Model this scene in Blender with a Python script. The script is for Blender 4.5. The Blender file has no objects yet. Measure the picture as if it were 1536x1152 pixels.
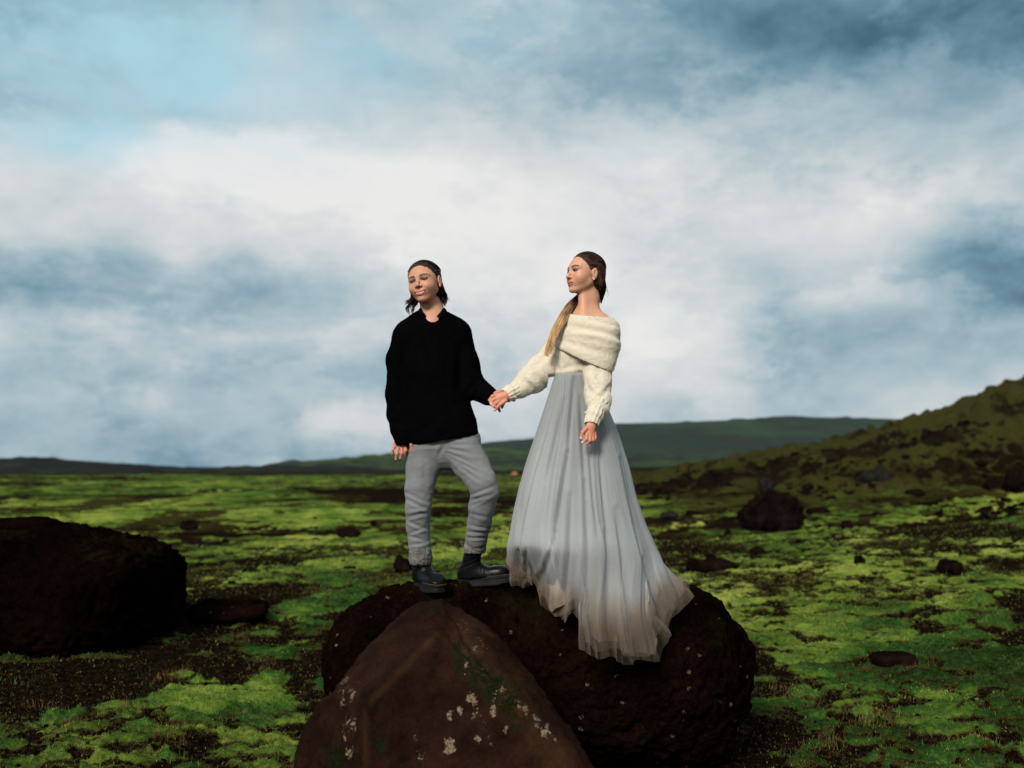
import bpy, math, random
import numpy as np
from mathutils import Vector, Matrix
random.seed(7)
rng = np.random.default_rng(11)
scene = bpy.context.scene
C = scene.collection
PI = math.pi

# ------------------------------------------------------------ camera
F = 1493.0                       # focal length in photograph pixels (35 mm lens, 36 mm sensor, 1536 px)
CAM_H = 1.45
PITCH = math.atan(124.0 / F)
cam_d = bpy.data.cameras.new('camera')
cam = bpy.data.objects.new('camera', cam_d)
C.objects.link(cam)
cam.location = (0, 0, CAM_H)
cam.rotation_euler = (PI / 2 + PITCH, 0, 0)
cam_d.sensor_width = 36.0
cam_d.lens = 36.0 * F / 1536.0
cam_d.clip_start = 0.05
cam_d.clip_end = 9000
cam_d.dof.use_dof = True
cam_d.dof.focus_distance = 5.05
cam_d.dof.aperture_fstop = 1.7
scene.camera = cam

# ------------------------------------------------------------ exposure
scene.view_settings.view_transform = 'Standard'
scene.view_settings.look = 'None'
scene.view_settings.gamma = 1.0
scene.view_settings.use_curve_mapping = False
EXPO = 0.75
scene.view_settings.exposure = EXPO
INV = 2.0 ** (-EXPO)

def ray(px, py):
    cx = (px - 768.0) / F
    cy = (576.0 - py) / F
    return cx, math.cos(PITCH) - cy * math.sin(PITCH), math.sin(PITCH) + cy * math.cos(PITCH)

def P(px, py, Y):
    """photograph pixel + distance in metres in front of the camera -> place in the world"""
    x, y, z = ray(px, py)
    return np.array([x / y * Y, Y, CAM_H + z / y * Y])

def s2l(c):
    out = []
    for v in c[:3]:
        v = v / 255.0
        out.append(v / 12.92 if v <= 0.04045 else ((v + 0.055) / 1.055) ** 2.4)
    return tuple(out) + (1.0,)

# ------------------------------------------------------------ sun and sky
SUN_EL = math.radians(34)
SUN_AZ = math.radians(-156)      # clockwise from +Y: behind the camera, to its left
sund = bpy.data.lights.new('sun', 'SUN')
sund.energy = 2.35
sund.angle = math.radians(17)
sund.color = (1.0, 0.955, 0.90)
sun = bpy.data.objects.new('sun', sund)
C.objects.link(sun)
sdir = Vector((math.sin(SUN_AZ) * math.cos(SUN_EL), math.cos(SUN_AZ) * math.cos(SUN_EL), math.sin(SUN_EL)))
sun.rotation_euler = sdir.to_track_quat('Z', 'Y').to_euler()
sun.location = (-6, -8, 12)

world = bpy.data.worlds.new('World')
scene.world = world
world.use_nodes = True

def build_world():
    nt = world.node_tree
    nt.nodes.clear()
    N, L = nt.nodes, nt.links
    out = N.new('ShaderNodeOutputWorld')
    tc = N.new('ShaderNodeTexCoord')
    vec = tc.outputs['Generated']

    def M(op, a, b=None, c=None, clamp=False):
        n = N.new('ShaderNodeMath'); n.operation = op; n.use_clamp = clamp
        for i, v in enumerate((a, b, c)):
            if v is None: continue
            if hasattr(v, 'links'): L.new(v, n.inputs[i])
            else: n.inputs[i].default_value = v
        return n.outputs[0]

    def VM(op, a, b=None, outn=0):
        n = N.new('ShaderNodeVectorMath'); n.operation = op
        for i, v in enumerate((a, b)):
            if v is None: continue
            if hasattr(v, 'links'): L.new(v, n.inputs[i])
            else: n.inputs[i].default_value = v
        return n.outputs[outn]

    def noise(v, scale, detail, rough=0.55, dist=0.0, col=False):
        n = N.new('ShaderNodeTexNoise')
        n.inputs['Scale'].default_value = scale
        n.inputs['Detail'].default_value = detail
        n.inputs['Roughness'].default_value = rough
        n.inputs['Distortion'].default_value = dist
        L.new(v, n.inputs['Vector'])
        return n.outputs['Color' if col else 'Fac']

    sep = N.new('ShaderNodeSeparateXYZ'); L.new(vec, sep.inputs[0])
    az = M('ARCTAN2', sep.outputs[0], sep.outputs[1])
    el = M('ARCSINE', sep.outputs[2])
    comb = N.new('ShaderNodeCombineXYZ')
    L.new(az, comb.inputs[0]); L.new(el, comb.inputs[1])
    # clouds lie flatter the nearer they are to the horizon: stretch the noise sideways
    stretch = VM('MULTIPLY', vec, (1.0, 1.0, 1.9))
    w1 = VM('SUBTRACT', noise(stretch, 2.6, 3, 0.5, col=True), (0.5, 0.5, 0.5))
    w2 = VM('SUBTRACT', noise(stretch, 8.0, 9, 0.66, col=True), (0.5, 0.5, 0.5))
    v = VM('ADD', comb.outputs[0], VM('MULTIPLY', w1, (0.11, 0.055, 0)))
    v = VM('ADD', v, VM('MULTIPLY', w2, (0.13, 0.075, 0)))

    def blob(px, py, rx, ry, w, acc, sharp=1.0):
        x, y, z = ray(px, py)
        l = math.sqrt(x * x + y * y + z * z)
        a, e = math.atan2(x, y), math.asin(z / l)
        d = VM('SUBTRACT', v, (a, e, 0))
        d = VM('MULTIPLY', d, (F / rx, F / ry, 0))
        q = VM('DOT_PRODUCT', d, d, outn=1)
        if sharp != 1.0: q = M('POWER', q, sharp)
        g = M('EXPONENT', M('MULTIPLY', q, -1.0))
        return M('MULTIPLY_ADD', g, w, acc)

    W = 0.535
    for b in SKY_W: W = blob(*b[:4], b[4] * 0.78, W, *(b[5:]))
    nA = noise(stretch, 5.5, 12, 0.60, 0.35)
    nB = noise(VM('MULTIPLY', vec, (1.0, 1.0, 3.2)), 3.1, 7, 0.5)
    W = M('ADD', W, M('MULTIPLY', M('SUBTRACT', nA, 0.5), 0.72))
    W = M('ADD', W, M('MULTIPLY', M('SUBTRACT', nB, 0.5), 0.42))
    nC = noise(VM('MULTIPLY', vec, (1.0, 1.0, 1.5)), 15.0, 8, 0.62, 0.5)
    W = M('ADD', W, M('MULTIPLY', M('SUBTRACT', nC, 0.5), 0.36))
    edge = N.new('ShaderNodeMapRange'); edge.interpolation_type = 'SMOOTHSTEP'
    L.new(noise(VM('ADD', stretch, VM('MULTIPLY', w2, (0.25, 0.25, 0.25))), 3.4, 10, 0.55), edge.inputs[0])
    edge.inputs[1].default_value = 0.44; edge.inputs[2].default_value = 0.56
    W = M('ADD', W, M('MULTIPLY', M('SUBTRACT', edge.outputs[0], 0.5), 0.17))
    W = M('MULTIPLY', W, 1.0, clamp=True)
    ramp = N.new('ShaderNodeValToRGB')
    cr = ramp.color_ramp
    stops = [(0.0, (70, 106, 125)), (0.22, (114, 150, 168)), (0.45, (165, 187, 197)), (0.68, (204, 211, 214)), (0.86, (222, 224, 225)), (1.0, (236, 235, 233))]
    while len(cr.elements) < len(stops): cr.elements.new(0.5)
    for e_, (p, c) in zip(cr.elements, stops): e_.position = p; e_.color = s2l(c)
    L.new(W, ramp.inputs[0])
    Cy = 0.0
    for b in SKY_C: Cy = blob(*b[:5], Cy, *(b[5:]))
    Cy = M('MULTIPLY', Cy, M('ADD', M('MULTIPLY', nA, -3.2), 2.35), clamp=True)
    Cy = M('MULTIPLY', Cy, M('MULTIPLY_ADD', nC, 0.9, 0.38), clamp=True)
    sky = N.new('ShaderNodeTexSky'); sky.sky_type = 'NISHITA'
    sky.sun_disc = False
    sky.sun_elevation = SUN_EL
    sky.sun_rotation = SUN_AZ
    sky.air_density = 1.0; sky.dust_density = 2.0; sky.ozone_density = 1.0
    # clear sky seen through thin veil: Nishita at 0.1 plus pale cirrus
    sc_ = N.new('ShaderNodeVectorMath'); sc_.operation = 'SCALE'; L.new(sky.outputs[0], sc_.inputs[0]); sc_.inputs['Scale'].default_value = 0.10
    veil = N.new('ShaderNodeMix'); veil.data_type = 'RGBA'
    veil.inputs['Factor'].default_value = 0.80
    L.new(sc_.outputs[0], veil.inputs['A']); veil.inputs['B'].default_value = s2l((182, 226, 240))
    mix = N.new('ShaderNodeMix'); mix.data_type = 'RGBA'
    L.new(Cy, mix.inputs['Factor']); L.new(ramp.outputs[0], mix.inputs['A']); L.new(veil.outputs['Result'], mix.inputs['B'])
    bg = N.new('ShaderNodeBackground')
    L.new(mix.outputs['Result'], bg.inputs[0])
    bg.inputs[1].default_value = INV
    L.new(bg.outputs[0], out.inputs['Surface'])

#          px    py    rx   ry    weight [sharpness]
SKY_W = [(200, 285, 520, 85, 0.46, 1.6), (290, 212, 210, 24, 0.34, 1.6), (250, 165, 260, 26, -0.10), (760, 290, 260, 120, 0.22), (830, 460, 260, 170, 0.28),
         (1010, 540, 150, 90, 0.30), (1160, 330, 250, 130, 0.36), (530, 640, 90, 34, 0.36, 1.8), (1400, 310, 170, 60, 0.30),
         (700, 620, 170, 60, 0.26), (1290, 420, 120, 80, 0.12),
         (90, 418, 330, 34, -0.17), (40, 470, 240, 36, -0.12), (270, 492, 240, 18, 0.16), (110, 548, 330, 22, -0.20), (150, 650, 420, 70, -0.34),
         (420, 430, 110, 40, -0.12), (300, 400, 50, 50, 0.14),
         (1480, 50, 420, 170, -0.44), (1540, 430, 210, 120, -0.36), (1290, 560, 200, 80, -0.20), (1180, 500, 60, 60, -0.16), (1010, 605, 80, 35, -0.18),
         (60, 30, 260, 80, -0.26), (640, 90, 130, 80, -0.10), (900, 170, 160, 60, -0.16), (1220, 220, 160, 70, -0.16), (860, 20, 500, 60, -0.16)]
SKY_C = [(330, 125, 260, 85, 1.0, 1.0), (60, 195, 150, 36, 0.6), (60, 60, 300, 90, 0.5), (760, 20, 160, 70, 0.55), (960, 225, 80, 32, 0.6), (560, 40, 200, 50, 0.35)]
build_world()

# ------------------------------------------------------------ numpy noise
def _h(ix, iy, iz, seed):
    with np.errstate(over='ignore'):
        h = (ix.astype(np.uint32) * np.uint32(374761393) + iy.astype(np.uint32) * np.uint32(668265263)
             + iz.astype(np.uint32) * np.uint32(2147483647) + np.uint32(seed * 1013904223 & 0xffffffff))
        h = (h ^ (h >> np.uint32(13))) * np.uint32(1274126177)
        h = (h ^ (h >> np.uint32(16))) * np.uint32(2246822519)
        h = h ^ (h >> np.uint32(15))
    return h.astype(np.float32) * np.float32(1.0 / 4294967296.0)

def noise3(p, seed=0):
    p = np.asarray(p, dtype=np.float32) + 1000.0
    i = np.floor(p).astype(np.int64); f = (p - i).astype(np.float32)
    u = f * f * f * (f * (f * 6 - 15) + 10)
    r = 0
    x, y, z = i[:, 0], i[:, 1], i[:, 2]
    for dx in (0, 1):
        wx = u[:, 0] if dx else 1 - u[:, 0]
        for dy in (0, 1):
            wy = u[:, 1] if dy else 1 - u[:, 1]
            for dz in (0, 1):
                wz = u[:, 2] if dz else 1 - u[:, 2]
                r = r + wx * wy * wz * _h(x + dx, y + dy, z + dz, seed)
    return r

def noise2(x, y, seed=0):
    x = np.asarray(x, dtype=np.float64) + 5000.0; y = np.asarray(y, dtype=np.float64) + 5000.0
    ix = np.floor(x).astype(np.int64); iy = np.floor(y).astype(np.int64)
    fx = x - ix; fy = y - iy
    ux = fx * fx * fx * (fx * (fx * 6 - 15) + 10); uy = fy * fy * fy * (fy * (fy * 6 - 15) + 10)
    z = np.zeros_like(ix)
    a = _h(ix, iy, z, seed); b = _h(ix + 1, iy, z, seed); c = _h(ix, iy + 1, z, seed); d = _h(ix + 1, iy + 1, z, seed)
    return (a * (1 - ux) + b * ux) * (1 - uy) + (c * (1 - ux) + d * ux) * uy

def fbm2(x, y, o=4, seed=0, gain=0.5):
    r = 0; a = 1.0; t = 0
    for k in range(o):
        r = r + a * noise2(x * 2 ** k, y * 2 ** k, seed + k * 17); t += a; a *= gain
    return r / t

def fbm3(p, o=4, seed=0, gain=0.5):
    r = 0; a = 1.0; t = 0
    for k in range(o):
        r = r + a * noise3(p * 2 ** k, seed + k * 17); t += a; a *= gain
    return r / t

def cell2(x, y, seed=0):
    """distance to the nearest of a jittered grid of points, and that point's random value"""
    ix = np.floor(x).astype(np.int64); iy = np.floor(y).astype(np.int64)
    best = np.full(x.shape, 9.0); val = np.zeros(x.shape)
    z = np.zeros_like(ix)
    for dx in (-1, 0, 1):
        for dy in (-1, 0, 1):
            cx = ix + dx; cy = iy + dy
            px = cx + 0.15 + 0.7 * _h(cx + 9000, cy + 9000, z, seed); py = cy + 0.15 + 0.7 * _h(cx + 9000, cy + 9000, z + 1, seed)
            d = (px - x) ** 2 + (py - y) ** 2
            v = _h(cx + 9000, cy + 9000, z + 2, seed)
            m = d < best
            best = np.where(m, d, best); val = np.where(m, v, val)
    return np.sqrt(best), val

def sstep(a, b, x):
    t = np.clip((x - a) / (b - a), 0, 1)
    return t * t * (3 - 2 * t)

# ------------------------------------------------------------ mesh helpers
def world_of(o):
    m = o.matrix_basis.copy()
    if o.parent is not None: m = world_of(o.parent) @ o.matrix_parent_inverse @ m
    return m

def link(o, parent=None):
    C.objects.link(o)
    if parent is not None:
        o.parent = parent
        o.matrix_parent_inverse = world_of(parent).inverted()
    return o

def np_mesh(name, V, Fc, mat=None, attrs=None, smooth=True, parent=None, origin=None):
    V = np.asarray(V, dtype=np.float32)
    if origin is not None: V = V - np.asarray(origin, dtype=np.float32)
    Fc = np.asarray(Fc, dtype=np.int32)
    me = bpy.data.meshes.new(name)
    n, k = Fc.shape
    me.vertices.add(len(V)); me.vertices.foreach_set('co', V.ravel())
    me.loops.add(n * k); me.loops.foreach_set('vertex_index', Fc.ravel())
    me.polygons.add(n); me.polygons.foreach_set('loop_start', np.arange(0, n * k, k, dtype=np.int32))
    try: me.polygons.foreach_set('loop_total', np.full(n, k, dtype=np.int32))
    except Exception: pass
    me.polygons.foreach_set('use_smooth', np.full(n, smooth, dtype=bool))
    for an, av in (attrs or {}).items():
        av = np.asarray(av, dtype=np.float32)
        if av.ndim == 1:
            a = me.attributes.new(an, 'FLOAT', 'POINT'); a.data.foreach_set('value', av)
        else:
            a = me.attributes.new(an, 'FLOAT_COLOR', 'POINT')
            if av.shape[1] == 3: av = np.concatenate([av, np.ones((len(av), 1), np.float32)], 1)
            a.data.foreach_set('color', av.ravel())
    me.update(calc_edges=True)
    me.validate()
    if mat: me.materials.append(mat)
    o = bpy.data.objects.new(name, me)
    if origin is not None: o.location = Vector([float(v) for v in origin])
    return link(o, parent)

def tag(o, label=None, cat=None, group=None, kind=None):
    if label: o['label'] = label
    if cat: o['category'] = cat
    if group: o['group'] = group
    if kind: o['kind'] = kind
    return o

def surface_nets(D, xs, ys, zs):
    S = D < 0
    n = S[:-1, :-1, :-1].astype(np.int8)
    cnt = np.zeros(n.shape, np.int8)
    for a in (0, 1):
        for b in (0, 1):
            for c in (0, 1):
                cnt += S[a:S.shape[0] - 1 + a, b:S.shape[1] - 1 + b, c:S.shape[2] - 1 + c]
    act = (cnt > 0) & (cnt < 8)
    idx = np.full(act.shape, -1, np.int32)
    I = np.argwhere(act)
    idx[act] = np.arange(len(I))
    i, j, k = I.T
    cor = {}
    for a in (0, 1):
        for b in (0, 1):
            for c in (0, 1):
                cor[(a, b, c)] = D[i + a, j + b, k + c]
    acc = np.zeros((len(I), 3)); num = np.zeros(len(I))
    X = (xs, ys, zs)
    base = np.stack([xs[i], ys[j], zs[k]], 1)
    size = np.stack([xs[i + 1] - xs[i], ys[j + 1] - ys[j], zs[k + 1] - zs[k]], 1)
    for ax in range(3):
        for a in (0, 1):
            for b in (0, 1):
                c0 = [a, b]; c0.insert(ax, 0); c1 = [a, b]; c1.insert(ax, 1)
                v0 = cor[tuple(c0)]; v1 = cor[tuple(c1)]
                m = (v0 < 0) != (v1 < 0)
                t = np.where(m, v0 / np.where(v0 == v1, 1, v0 - v1), 0)
                p = np.array(c0, float)[None, :].repeat(len(I), 0); p[:, ax] = t
                acc += np.where(m[:, None], p, 0); num += m
    V = base + acc / num[:, None] * size
    quads = []
    for ax in range(3):
        sl0 = [slice(None)] * 3; sl1 = [slice(None)] * 3
        sl0[ax] = slice(0, -1); sl1[ax] = slice(1, None)
        A = S[tuple(sl0)]; B = S[tuple(sl1)]
        E = np.argwhere(A != B)
        o1, o2 = [(1, 2), (2, 0), (0, 1)][ax]
        ok = (E[:, o1] > 0) & (E[:, o2] > 0) & (E[:, o1] < D.shape[o1] - 1) & (E[:, o2] < D.shape[o2] - 1)
        E = E[ok]
        inside = A[tuple(E.T)]
        def cell(d1, d2):
            Q = E.copy(); Q[:, o1] += d1; Q[:, o2] += d2
            return idx[tuple(Q.T)]
        q = np.stack([cell(-1, -1), cell(0, -1), cell(0, 0), cell(-1, 0)], 1)
        q[~inside] = q[~inside][:, ::-1]
        quads.append(q)
    return V, np.concatenate(quads)

class Field:
    """a solid described by distances on a grid; xs, ys, zs may be unevenly spaced"""
    def __init__(s, xs, ys, zs):
        s.x, s.y, s.z = [np.asarray(a, dtype=np.float32) for a in (xs, ys, zs)]
        s.D = np.full((len(xs), len(ys), len(zs)), 1.0, np.float32)
    def box(s, lo, hi):
        r = []
        for a, l, h in zip((s.x, s.y, s.z), lo, hi):
            r.append(slice(max(0, np.searchsorted(a, l) - 1), min(len(a), np.searchsorted(a, h) + 1)))
        return tuple(r)
    def pts(s, sl):
        return s.x[sl[0]][:, None, None], s.y[sl[1]][None, :, None], s.z[sl[2]][None, None, :]
    def _put(s, sl, d, k, op):
        D = s.D[sl]
        if D.size == 0: return
        d = d.astype(np.float32)
        if op == 'sub': d = -d
        if k <= 0:
            r = np.minimum(D, d) if op == 'add' else np.maximum(D, d)
        else:
            h = np.maximum(k - np.abs(D - d), 0) / k
            r = np.minimum(D, d) - h * h * k / 4 if op == 'add' else np.maximum(D, d) + h * h * k / 4
        s.D[sl] = r
    def cone(s, a, b, ra, rb, k=0.01, op='add', dy=1.0):
        """tapered capsule from a to b; dy > 1 stretches its section in depth"""
        a = np.asarray(a, float); b = np.asarray(b, float)
        m = max(ra, rb) * max(1, dy) + k + 0.02
        sl = s.box(np.minimum(a, b) - m, np.maximum(a, b) + m)
        x, y, z = s.pts(sl)
        ab = b - a; l2 = float(ab @ ab) + 1e-12
        t = np.clip(((x - a[0]) * ab[0] + (y - a[1]) * ab[1] + (z - a[2]) * ab[2]) / l2, 0, 1)
        dxx = x - a[0] - ab[0] * t; dyy = (y - a[1] - ab[1] * t) / dy; dzz = z - a[2] - ab[2] * t
        d = np.sqrt(dxx ** 2 + dyy ** 2 + dzz ** 2) - (ra + (rb - ra) * t)
        s._put(sl, d, k, op)
    def chain(s, pts, rad, k=0.01, dy=1.0):
        for i in range(len(pts) - 1): s.cone(pts[i], pts[i + 1], rad[i], rad[i + 1], k, 'add', dy)
    def ell(s, c, r, M=None, k=0.01, op='add', p=2.0):
        c = np.asarray(c, float); r = np.asarray(r, float)
        m = r.max() * (1.0 if M is None else 1.0) + k + 0.02
        sl = s.box(c - m, c + m)
        x, y, z = s.pts(sl)
        x = x - c[0]; y = y - c[1]; z = z - c[2]
        if M is not None:
            M = np.asarray(M)    # rows: local axes in the world
            X = x * M[0, 0] + y * M[0, 1] + z * M[0, 2]
            Y = x * M[1, 0] + y * M[1, 1] + z * M[1, 2]
            Z = x * M[2, 0] + y * M[2, 1] + z * M[2, 2]
        else: X, Y, Z = x + 0 * (y + z), y + 0 * (x + z), z + 0 * (x + y)
        if p == 2.0: k0 = np.sqrt((X / r[0]) ** 2 + (Y / r[1]) ** 2 + (Z / r[2]) ** 2)
        else: k0 = (np.abs(X / r[0]) ** p + np.abs(Y / r[1]) ** p + np.abs(Z / r[2]) ** p) ** (1 / p)
        k1 = np.sqrt((X / r[0] ** 2) ** 2 + (Y / r[1] ** 2) ** 2 + (Z / r[2] ** 2) ** 2) + 1e-9
        d = k0 * (k0 - 1) / k1
        s._put(sl, d, k, op)
    def half(s, pt, nrm, k=0.01, box=None):
        """cut away everything on the side the normal points to"""
        nrm = np.asarray(nrm, float); nrm = nrm / np.linalg.norm(nrm)
        sl = (slice(None),) * 3 if box is None else s.box(*box)
        x, y, z = s.pts(sl)
        d = (x - pt[0]) * nrm[0] + (y - pt[1]) * nrm[1] + (z - pt[2]) * nrm[2]
        D = s.D[sl]
        h = np.maximum(k - np.abs(D - d), 0) / max(k, 1e-6)
        s.D[sl] = np.maximum(D, d) + h * h * k / 4
    def mesh(s): return surface_nets(s.D, s.x, s.y, s.z)

def axis(lo, hi, h, fine=()):
    """grid coordinates from lo to hi with step h, finer inside the (lo, hi, step) intervals"""
    r = [lo]
    while r[-1] < hi:
        st = h
        for a, b, f in fine:
            if a - h <= r[-1] <= b: st = min(st, f)
        r.append(r[-1] + st)
    return np.array(r)

def normals(V, Fc):
    N = np.zeros_like(V)
    n = np.cross(V[Fc[:, 2]] - V[Fc[:, 0]], V[Fc[:, -1]] - V[Fc[:, 1]])
    for c in range(Fc.shape[1]):
        for d in range(3): N[:, d] += np.bincount(Fc[:, c], n[:, d], len(V))
    return N / (np.linalg.norm(N, axis=1)[:, None] + 1e-12)

def relax(V, Fc, it=2, lam=0.5):
    k = Fc.shape[1]
    for _ in range(it):
        A = np.zeros_like(V); cnt = np.zeros(len(V))
        for c in range(k):
            for nb in ((c + 1) % k, (c - 1) % k):
                for d in range(3): A[:, d] += np.bincount(Fc[:, c], V[Fc[:, nb], d], len(V))
                cnt += np.bincount(Fc[:, c], minlength=len(V))
        V = V + lam * (A / np.maximum(cnt, 1)[:, None] - V)
    return V

def tubes(curves, sides=5):
    """curves: list of (points n x 3, radii n) -> one mesh; returns V, F, t (0..1 along)"""
    Vs, Fs, Ts = [], [], []; base = 0
    for pts, rad in curves:
        pts = np.asarray(pts, float); n = len(pts)
        rad = np.full(n, rad) if np.isscalar(rad) else np.asarray(rad)
        T = np.gradient(pts, axis=0); T /= np.linalg.norm(T, axis=1)[:, None] + 1e-9
        ref = np.array([0.3, -0.9, 0.2]);
        A = np.cross(T, ref); A /= np.linalg.norm(A, axis=1)[:, None] + 1e-9
        B = np.cross(T, A)
        th = np.arange(sides) / sides * 2 * PI
        ring = pts[:, None, :] + rad[:, None, None] * (A[:, None, :] * np.cos(th)[None, :, None] + B[:, None, :] * np.sin(th)[None, :, None])
        Vs.append(ring.reshape(-1, 3))
        i = np.arange(n - 1)[:, None]; j = np.arange(sides)[None, :]; j2 = (j + 1) % sides
        f = np.stack([i * sides + j, i * sides + j2, (i + 1) * sides + j2, (i + 1) * sides + j], -1).reshape(-1, 4) + base
        Fs.append(f); Ts.append(np.repeat(np.linspace(0, 1, n), sides)); base += n * sides
    return np.concatenate(Vs), np.concatenate(Fs), np.concatenate(Ts)

def spline(pts, n):
    pts = np.asarray(pts, float)
    if len(pts) == 2: return pts[0] + (pts[1] - pts[0]) * np.linspace(0, 1, n)[:, None]
    t = np.linspace(0, len(pts) - 1, n); out = []
    for v in t:
        i = min(int(v), len(pts) - 2); f = v - i
        p0 = pts[max(i - 1, 0)]; p1 = pts[i]; p2 = pts[i + 1]; p3 = pts[min(i + 2, len(pts) - 1)]
        out.append(0.5 * (2 * p1 + (p2 - p0) * f + (2 * p0 - 5 * p1 + 4 * p2 - p3) * f * f + (3 * p1 - p0 - 3 * p2 + p3) * f ** 3))
    return np.array(out)

def groove(V, N, segs, Yp, front_only=True):
    """folds in cloth: each seg ((px,py),(px,py), width_px, depth_m), placed on the plane Y=Yp; returns the offset along the normal"""
    off = np.zeros(len(V))
    for a, b, w, amp in segs:
        A = P(a[0], a[1], Yp)[[0, 2]]; B = P(b[0], b[1], Yp)[[0, 2]]
        ab = B - A; l2 = ab @ ab
        q = V[:, [0, 2]] - A
        t = (q @ ab) / l2; tc = np.clip(t, 0, 1)
        d = np.linalg.norm(q - tc[:, None] * ab, axis=1) / (w / F * Yp)
        taper = np.sin(PI * np.clip(0.08 + 0.84 * tc, 0, 1)) ** 0.7
        side = (q @ np.array([ab[1], -ab[0]])) / math.sqrt(l2) / (w / F * Yp)
        g = -np.exp(-d * d) + 0.55 * np.exp(-(d - 1.7) ** 2 / 0.8) * (side > 0)
        off += amp * taper * g
    if front_only: off *= sstep(0.1, -0.3, N[:, 1])
    return off
# ------------------------------------------------------------ materials
class NT:
    def __init__(s, name):
        s.m = bpy.data.materials.new(name); s.m.use_nodes = True
        s.nt = s.m.node_tree; s.N = s.nt.nodes; s.L = s.nt.links
        s.N.clear()
        s.out = s.N.new('ShaderNodeOutputMaterial')
        s.b = s.N.new('ShaderNodeBsdfPrincipled')
        s.L.new(s.b.outputs[0], s.out.inputs['Surface'])
        s.b.inputs['Specular IOR Level'].default_value = 0.3
    def inp(s, n, i, v):
        if v is None: return
        if hasattr(v, 'links'): s.L.new(v, n.inputs[i])
        else: n.inputs[i].default_value = v
    def attr(s, name, col=False):
        n = s.N.new('ShaderNodeAttribute'); n.attribute_name = name
        return n.outputs['Color' if col else 'Fac']
    def co(s, kind='Object'):
        return s.N.new('ShaderNodeTexCoord').outputs[kind]
    def noise(s, scale, detail=4, rough=0.55, vec=None, dist=0, col=False):
        n = s.N.new('ShaderNodeTexNoise'); s.inp(n, 'Vector', vec if vec is not None else s.co())
        n.inputs['Scale'].default_value = scale; n.inputs['Detail'].default_value = detail
        n.inputs['Roughness'].default_value = rough; n.inputs['Distortion'].default_value = dist
        return n.outputs['Color' if col else 'Fac']
    def voro(s, scale, vec=None, feat='F1', out='Distance'):
        n = s.N.new('ShaderNodeTexVoronoi'); n.feature = feat
        s.inp(n, 'Vector', vec if vec is not None else s.co()); n.inputs['Scale'].default_value = scale
        return n.outputs[out]
    def scale(s, vec, v):
        n = s.N.new('ShaderNodeVectorMath'); n.operation = 'MULTIPLY'; s.inp(n, 0, vec); n.inputs[1].default_value = v
        return n.outputs[0]
    def math(s, op, a, b=None, c=None, clamp=False):
        n = s.N.new('ShaderNodeMath'); n.operation = op; n.use_clamp = clamp
        s.inp(n, 0, a); s.inp(n, 1, b); s.inp(n, 2, c)
        return n.outputs[0]
    def ramp(s, fac, stops, interp='LINEAR'):
        n = s.N.new('ShaderNodeValToRGB'); cr = n.color_ramp; cr.interpolation = interp
        while len(cr.elements) < len(stops): cr.elements.new(0.5)
        for e, (p, c) in zip(cr.elements, stops):
            e.position = p; e.color = tuple(c[:3]) + (1,) if not np.isscalar(c) else (c, c, c, 1)
        s.inp(n, 0, fac)
        return n.outputs[0]
    def mix(s, f, a, b, mode='MIX'):
        n = s.N.new('ShaderNodeMix'); n.data_type = 'RGBA'; n.blend_type = mode
        s.inp(n, 'Factor', f)
        for k, v in (('A', a), ('B', b)):
            if isinstance(v, tuple): n.inputs[k].default_value = tuple(v[:3]) + (1,)
            else: s.L.new(v, n.inputs[k])
        return n.outputs['Result']
    def bump(s, h, strength=0.5, dist=0.01, prev=None):
        n = s.N.new('ShaderNodeBump'); n.inputs['Strength'].default_value = strength
        n.inputs['Distance'].default_value = dist; s.inp(n, 'Height', h)
        if prev is not None: s.L.new(prev, n.inputs['Normal'])
        return n.outputs[0]
    def done(s, color=None, rough=None, normal=None, **kw):
        if color is not None:
            if isinstance(color, tuple): s.b.inputs['Base Color'].default_value = tuple(color[:3]) + (1,)
            else: s.L.new(color, s.b.inputs['Base Color'])
        if rough is not None: s.inp(s.b, 'Roughness', rough)
        if normal is not None: s.L.new(normal, s.b.inputs['Normal'])
        for k, v in kw.items(): s.inp(s.b, k.replace('_', ' '), v)
        return s.m

def mat_rock(name, dark, light, pits=1.0, spots=0.0, fine=40, spec=0.0, rough=0.85, moss=0.0):
    t = NT(name)
    o = t.co()
    n1 = t.noise(3.0, 6, 0.6, o); n2 = t.noise(fine, 5, 0.7, o)
    f = t.math('ADD', t.math('MULTIPLY', n1, 0.55), t.math('MULTIPLY', n2, 0.45))
    mid = tuple((a * 0.6 + b * 0.4) for a, b in zip(dark, light))
    c = t.ramp(f, [(0.36, dark), (0.5, mid), (0.64, light)])
    if moss > 0:
        m = t.attr('moss')
        c = t.mix(m, c, t.ramp(t.noise(60, 4, .6, o), [(0.3, (0.012, 0.02, 0.004)), (0.7, (0.05, 0.07, 0.012))]))
    if spots > 0:
        v = t.voro(11, t.scale(o, (1, 1, 1)), 'F1'); w = t.noise(28, 4, .7, o); g = t.noise(2.2, 2, .5, o)
        s1 = t.math('SUBTRACT', t.math('ADD', v, t.math('MULTIPLY', w, 0.30)), t.math('MULTIPLY', g, 0.33))
        k = t.math('MULTIPLY', t.ramp(s1, [(0.10 * spots, 1.0), (0.16 * spots, 0.0)]), t.ramp(t.noise(70, 4, .7, o), [(0.42, 0.0), (0.62, 1.0)]))
        c = t.mix(k, c, (0.15, 0.105, 0.07))
    pit = t.voro(fine * 1.3, o)
    h = t.math('ADD', t.math('MULTIPLY', n2, 1.0), t.math('MULTIPLY', pit, 0.6 * pits))
    nb = t.bump(h, 0.8, 0.012 * pits)
    return t.done(c, rough, nb, Specular_IOR_Level=spec)

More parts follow.
